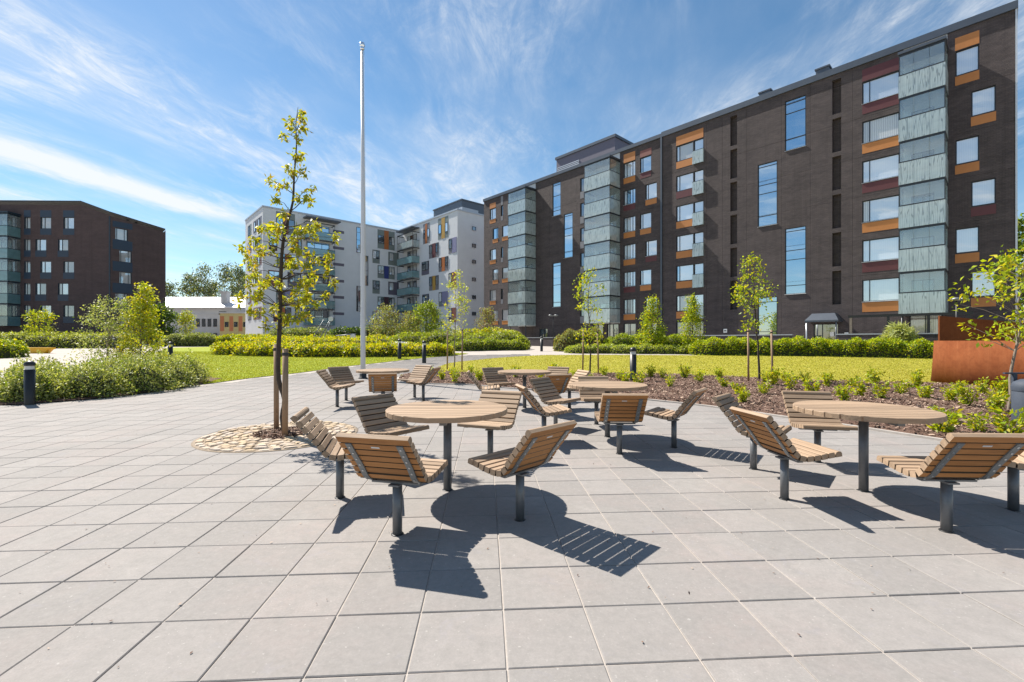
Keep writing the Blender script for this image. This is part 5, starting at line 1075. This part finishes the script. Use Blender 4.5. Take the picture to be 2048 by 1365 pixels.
def hedge(name, lab, pts, width, height, n, size, mats, weights, seed, lump=.10, freq=2.2, cat='hedge', upright=.5, flat=.55, aspect=.55, taper=1.0):
    rg = np.random.default_rng(seed); P = np.array(smoothline(pts, 6)); d = np.r_[0, np.cumsum(np.hypot(*np.diff(P, axis=0).T))]; L = d[-1]
    o = P[0]; t = thing(name, lab, cat, (o[0], o[1], gz(o[1])))
    s = rg.uniform(0, L, n); a = rg.uniform(-.15, math.pi+.15, n)
    def pos(s, a, k):
        x = np.interp(s, d, P[:, 0]); y = np.interp(s, d, P[:, 1]); dx = np.interp(s+.1, d, P[:, 0]) - np.interp(s-.1, d, P[:, 0]); dy = np.interp(s+.1, d, P[:, 1]) - np.interp(s-.1, d, P[:, 1]); l = np.hypot(dx, dy)+1e-6
        nx_, ny_ = -dy/l, dx/l; endf = np.clip(np.minimum(s, L-s)/(width*.5+.01), 0, 1)**.5*.999+.001
        lum = 1 + lump*np.sin(s*freq+a*2)*np.sin(s*freq*.43+1.0) + lump*.6*np.sin(s*freq*2.3+a*3.1+seed)
        c, sn = np.cos(a), np.sin(a); c = np.sign(c)*np.abs(c)**flat; sn = np.sign(sn)*np.abs(sn)**flat
        off = c*width/2*k*lum*endf; z = np.maximum(sn, 0)*height*k*lum*endf**.5 + .02; xx = x + nx_*off; yy = y + ny_*off
        return np.stack([xx - o[0], yy - o[1], z + gzv(yy) - gz(o[1])], -1), np.stack([nx_*c, ny_*c, sn], -1)
    Q, u = pos(s, a, 1 - .22*rg.uniform(0, 1, n)**2)
    ob('foliage', leaves('foliage', Q, size, mats, weights, u*.45 + np.array([0, 0, upright*.35]), 1.3, .8, aspect, rg=rg), t)
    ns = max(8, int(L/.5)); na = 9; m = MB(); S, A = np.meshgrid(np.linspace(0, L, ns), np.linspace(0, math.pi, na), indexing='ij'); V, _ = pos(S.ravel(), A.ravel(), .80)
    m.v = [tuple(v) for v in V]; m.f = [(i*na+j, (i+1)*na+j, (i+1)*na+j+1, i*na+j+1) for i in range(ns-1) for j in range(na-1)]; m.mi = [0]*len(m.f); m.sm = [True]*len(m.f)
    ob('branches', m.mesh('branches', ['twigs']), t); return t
YEL = ['leaf_yellow', 'leaf_lime', 'leaf_green']; BOX = ['leaf_lime', 'leaf_green', 'leaf_yellow']; GRY = ['leaf_olive', 'leaf_silver', 'leaf_green']
hedge('spiraea_hedge', 'yellow-green hedge across the lawn behind the young maple', [(-20.3, 31.4), (-16.6, 29.6), (-11.6, 28.5), (-6.9, 28.9), (-3.9, 30.0)], 2.4, .74, 14000, .14, YEL, [.6, .28, .12], 201, .12, 3.0)
hedge('spiraea_hedge', 'second yellow-green hedge band behind the first, around the play area', [(-27, 44), (-20, 41.5), (-12, 41)], 2.2, 1.0, 7500, .16, YEL, [.6, .28, .12], 202, .12, 2.6)
hedge('spiraea_hedge', 'yellow-green hedge strip under the bush-trees by the white block', [(-30, 52), (-16, 50), (-5, 49)], 3, 1.15, 8000, .2, YEL, [.55, .3, .15], 203, .12, 2.0)
hedge('shrub_mound', 'broad olive-green shrub mound right of the flagpole', [(-12, 45), (-6, 43), (-.5, 41.5), (1.6, 41.0)], 4.5, 1.45, 13000, .17, ['leaf_olive', 'leaf_lime', 'leaf_green'], [.5, .25, .25], 204, .16, 1.3, 'shrubs')
hedge('shrub_mound', 'lower green shrub strip in front of the broad mound at the path', [(-4.8, 35.5), (-1.8, 37.5), (1.3, 38.5)], 2.0, .85, 6000, .13, ['leaf_olive', 'leaf_lime', 'leaf_green'], [.4, .3, .3], 205, .14, 2.2, 'shrubs')
hedge('shrub_mound', 'yellowish crest of shrubs below the reddish bush-tree', [(-7, 46.5), (-2, 46), (1, 44)], 3, 1.75, 7000, .17, YEL, [.45, .3, .25], 206, .14, 1.5, 'shrubs')
hedge('box_hedge', 'clipped bright green hedge along the lawn before the entrance', [(11.9, 30.2), (14.5, 29.9), (17.2, 29.5), (21.2, 28.6), (25.3, 26.8), (27.5, 25.2)], 1.9, 1.02, 16000, .135, BOX, [.55, .3, .15], 207, .13, 2.6)
hedge('shrub_strip', 'low pale green groundcover strip at the far lawn edge', [(3.8, 32.5), (8, 31.9), (13.0, 31.2)], 1.6, .55, 7000, .11, ['leaf_pale', 'leaf_lime', 'leaf_green'], [.45, .35, .2], 208, .15, 3.0, 'shrubs')
hedge('box_hedge', 'rounded green hedge behind the low groundcover strip', [(7.0, 34.6), (10, 34.0), (13.2, 33.2)], 1.9, 1.25, 8000, .12, ['leaf_green', 'leaf_lime', 'leaf_olive'], [.4, .4, .2], 209, .13, 2.2)
hedge('shrub_clump', 'grey-green and brown shrub clump left of the hedge below the balcony tower', [(3.3, 35.6), (5.2, 35.4), (7.4, 35.2)], 2.2, 1.55, 7000, .13, ['leaf_olive', 'leaf_bronze', 'leaf_silver'], [.45, .25, .3], 210, .2, 2.4, 'shrubs', .9)
hedge('box_hedge', 'green hedge at the left edge nearest the path', [(-36.5, 27.2), (-33, 27.3), (-30.0, 27.7)], 2.2, 1.05, 7000, .13, BOX, [.4, .45, .15], 211, .13, 2.4)
hedge('box_hedge', 'long pale-topped hedge before the brown block', [(-62, 46.5), (-52, 46), (-43, 47), (-40, 48.5)], 3.4, 1.45, 11000, .2, ['leaf_olive', 'leaf_pale', 'leaf_lime'], [.45, .3, .25], 212, .12, 1.4)
hedge('shrub_clump', 'greyish shrubs left of the far lawn before the dark bush-tree', [(-41, 52.5), (-37.5, 52.8), (-34.5, 53)], 2.5, 1.25, 6500, .18, ['leaf_silver', 'leaf_olive', 'leaf_green'], [.5, .3, .2], 213, .18, 1.6, 'shrubs')
hedge('spiraea_hedge', 'yellowish clipped hedge at the far end of the left lawn', [(-35.5, 53.6), (-31, 53.5), (-27.5, 53)], 2.2, 1.25, 5500, .18, YEL, [.4, .4, .2], 214, .1, 1.6)
hedge('shrub_mound', 'grey-green rounded shrub mound below the white block left of the ladder', [(-31.5, 58), (-27, 57.5), (-23, 57.5)], 3.5, 2.0, 7000, .2, GRY, [.45, .35, .2], 215, .14, 1.3, 'shrubs')
hedge('evergreen_hedge', 'dark hedge under the balconies of the white block', [(-26, 63), (-20, 63), (-13.5, 61)], 2.0, 2.2, 5500, .25, ['leaf_deep', 'leaf_green'], [.7, .3], 216, .14, 1.3)
t = thing('boulder', 'grey boulder in front of the shrub mound by the flagpole', 'rock', (-9.2, 37.5, gz(37.5)))
m = MB(); m.lathe((0, 0, 0), [(.95, -.1), (1.0, .2), (.8, .5), (.4, .68), (0, .72)], 9); m.v = [(p[0]*1.5 + random.uniform(-.1, .1), p[1]*.8 + random.uniform(-.1, .1), p[2] + random.uniform(-.05, .05)) for p in m.v]; m.sm = [False]*len(m.f); ob('stone', m.mesh('stone', ['concrete']), t)
t = make_tree('spiky_plant', 'spiky pale plant by the terrace wall right of the entrance', 24.55, 28.6, 1.9, .7, .8, .8, 40, 14, .42, ['leaf_pale', 'leaf_silver'], [.6, .4], .05, 'bark_grey', (0, 0), 'round', -.2, .12, seed=61, cat='plant', spread=.05)

# young shrubs in the mulched bed
def young(seed, tall):
    rg = np.random.default_rng(seed); n = int(rg.integers(7, 11)); m = MB(); pts = []; outs = []
    for i in range(n):
        a = rg.uniform(0, 6.283); r = rg.uniform(.03, .15); h_ = tall*rg.uniform(.65, 1.0); e = (r*math.cos(a), r*math.sin(a), h_); mid = (e[0]*.55, e[1]*.55, h_*.5)
        m.tube([(0, 0, 0), mid, e], [.004, .003, .0015], 4, 0, False)
        for q in range(26):
            u = rg.uniform(.12, 1.0); pts.append([e[0]*u + rg.normal()*.028, e[1]*u + rg.normal()*.028, h_*u + rg.normal()*.015]); outs.append([math.cos(a)*.8, math.sin(a)*.8, .7])
    return m.mesh('stems', ['bark_grey']), leaves('foliage', np.array(pts), .062, ['leaf_lime', 'leaf_yellow', 'leaf_green'], [.5, .32, .18], np.array(outs), .5, .8, .5, rg=rg)
YM = [young(300+i, .30 + .04*i) for i in range(5)]
spots = []
rgp = np.random.default_rng(77)
fx = [(1480,790),(1525,790),(1485,808),(1580,780),(1655,775),(1700,775),(1625,790),(1690,805),(1760,800),(1830,778),(1850,800),(1920,785),(1900,805),(1720,795),(1935,815),(1895,850),(1955,870),(1990,830),(1965,790),(2000,800),(1880,870),(1800,790),(1750,770),(1610,765),(1570,765),(1450,775),(1400,765),(1440,757),(1340,775),(1370,757),(1250,765),(1240,760),(1300,755),(1325,757),(1180,770),(1080,760),(1030,755),(960,762),(910,765),(940,752),(985,752),(1210,752),(885,760),(860,752),(1545,772),(1660,762),(2020,880),(1905,765),(1530,765),(1110,753),(1150,755),(1275,770),(905,752)]
def gp(x, y):
    lo, hi = .5, 300.
    for _ in range(50):
        mdl = (lo+hi)/2
        if 682.5 + 900*(CAM_H - gz(mdl))/mdl > y: lo = mdl
        else: hi = mdl
    return (x-1024)/900*lo, lo
for i, (px, py) in enumerate(fx):
    x, y = gp(px, py + 4); 
    if not inside(BED, np.array([x]), np.array([y]))[0]: continue
    t = tag(ob('young_shrub', None, None, (x, y, gz(y) + .04), random.uniform(0, 6.28)), 'low young lime-green shrub planted in the bark mulch of the bed', 'shrub', 'young shrubs in the mulched bed')
    s_, l_ = YM[i % 5]; ob('stems', s_, t); ob('foliage', l_, t); k = random.uniform(.85, 1.35); t.scale = (k*1.1, k*1.1, k)

# grass blades
def blades(poly, n, seed, ymax, mats=('grass_a', 'grass_b')):
    rg = np.random.default_rng(seed); P = np.array(poly); x0, y0 = P.min(0); x1, y1 = P.max(0); y1 = min(y1, ymax)
    X = rg.uniform(x0, x1, n*3); Y = y0 + (y1-y0)*rg.uniform(0, 1, n*3)**1.5; k = inside(poly, X, Y) & (np.abs(X) < 1.16*Y); X, Y = X[k][:n], Y[k][:n]
    n = len(X); C = np.stack([X, Y, gzv(Y) + .018], 1); h_ = rg.uniform(.015, .035, n)[:, None]; d = unit(rg.normal(size=(n, 3))*np.array([.5, .5, 0]) + np.array([0, 0, 1])); s = unit(np.cross(d, rg.normal(size=(n, 3)))); w_ = .006 + .0004*Y[:, None]
    V = np.stack([C - s*w_, C + s*w_, C + d*h_ + s*w_*.3, C + d*h_ - s*w_*.3], 1).reshape(-1, 3)
    return quads_np('grass', V, n, list(mats), rg.integers(0, 2, n))
tag(ob('grass', blades(LAWN_L, 70000, 1, 34)), 'short mown grass of the lawn behind the flagpole', 'grass', None, 'stuff')
tag(ob('grass', blades(LAWN_R, 80000, 2, 30, ('grass_b', 'grass_c'))), 'short mown grass of the lawn beyond the mulched bed', 'grass', None, 'stuff')
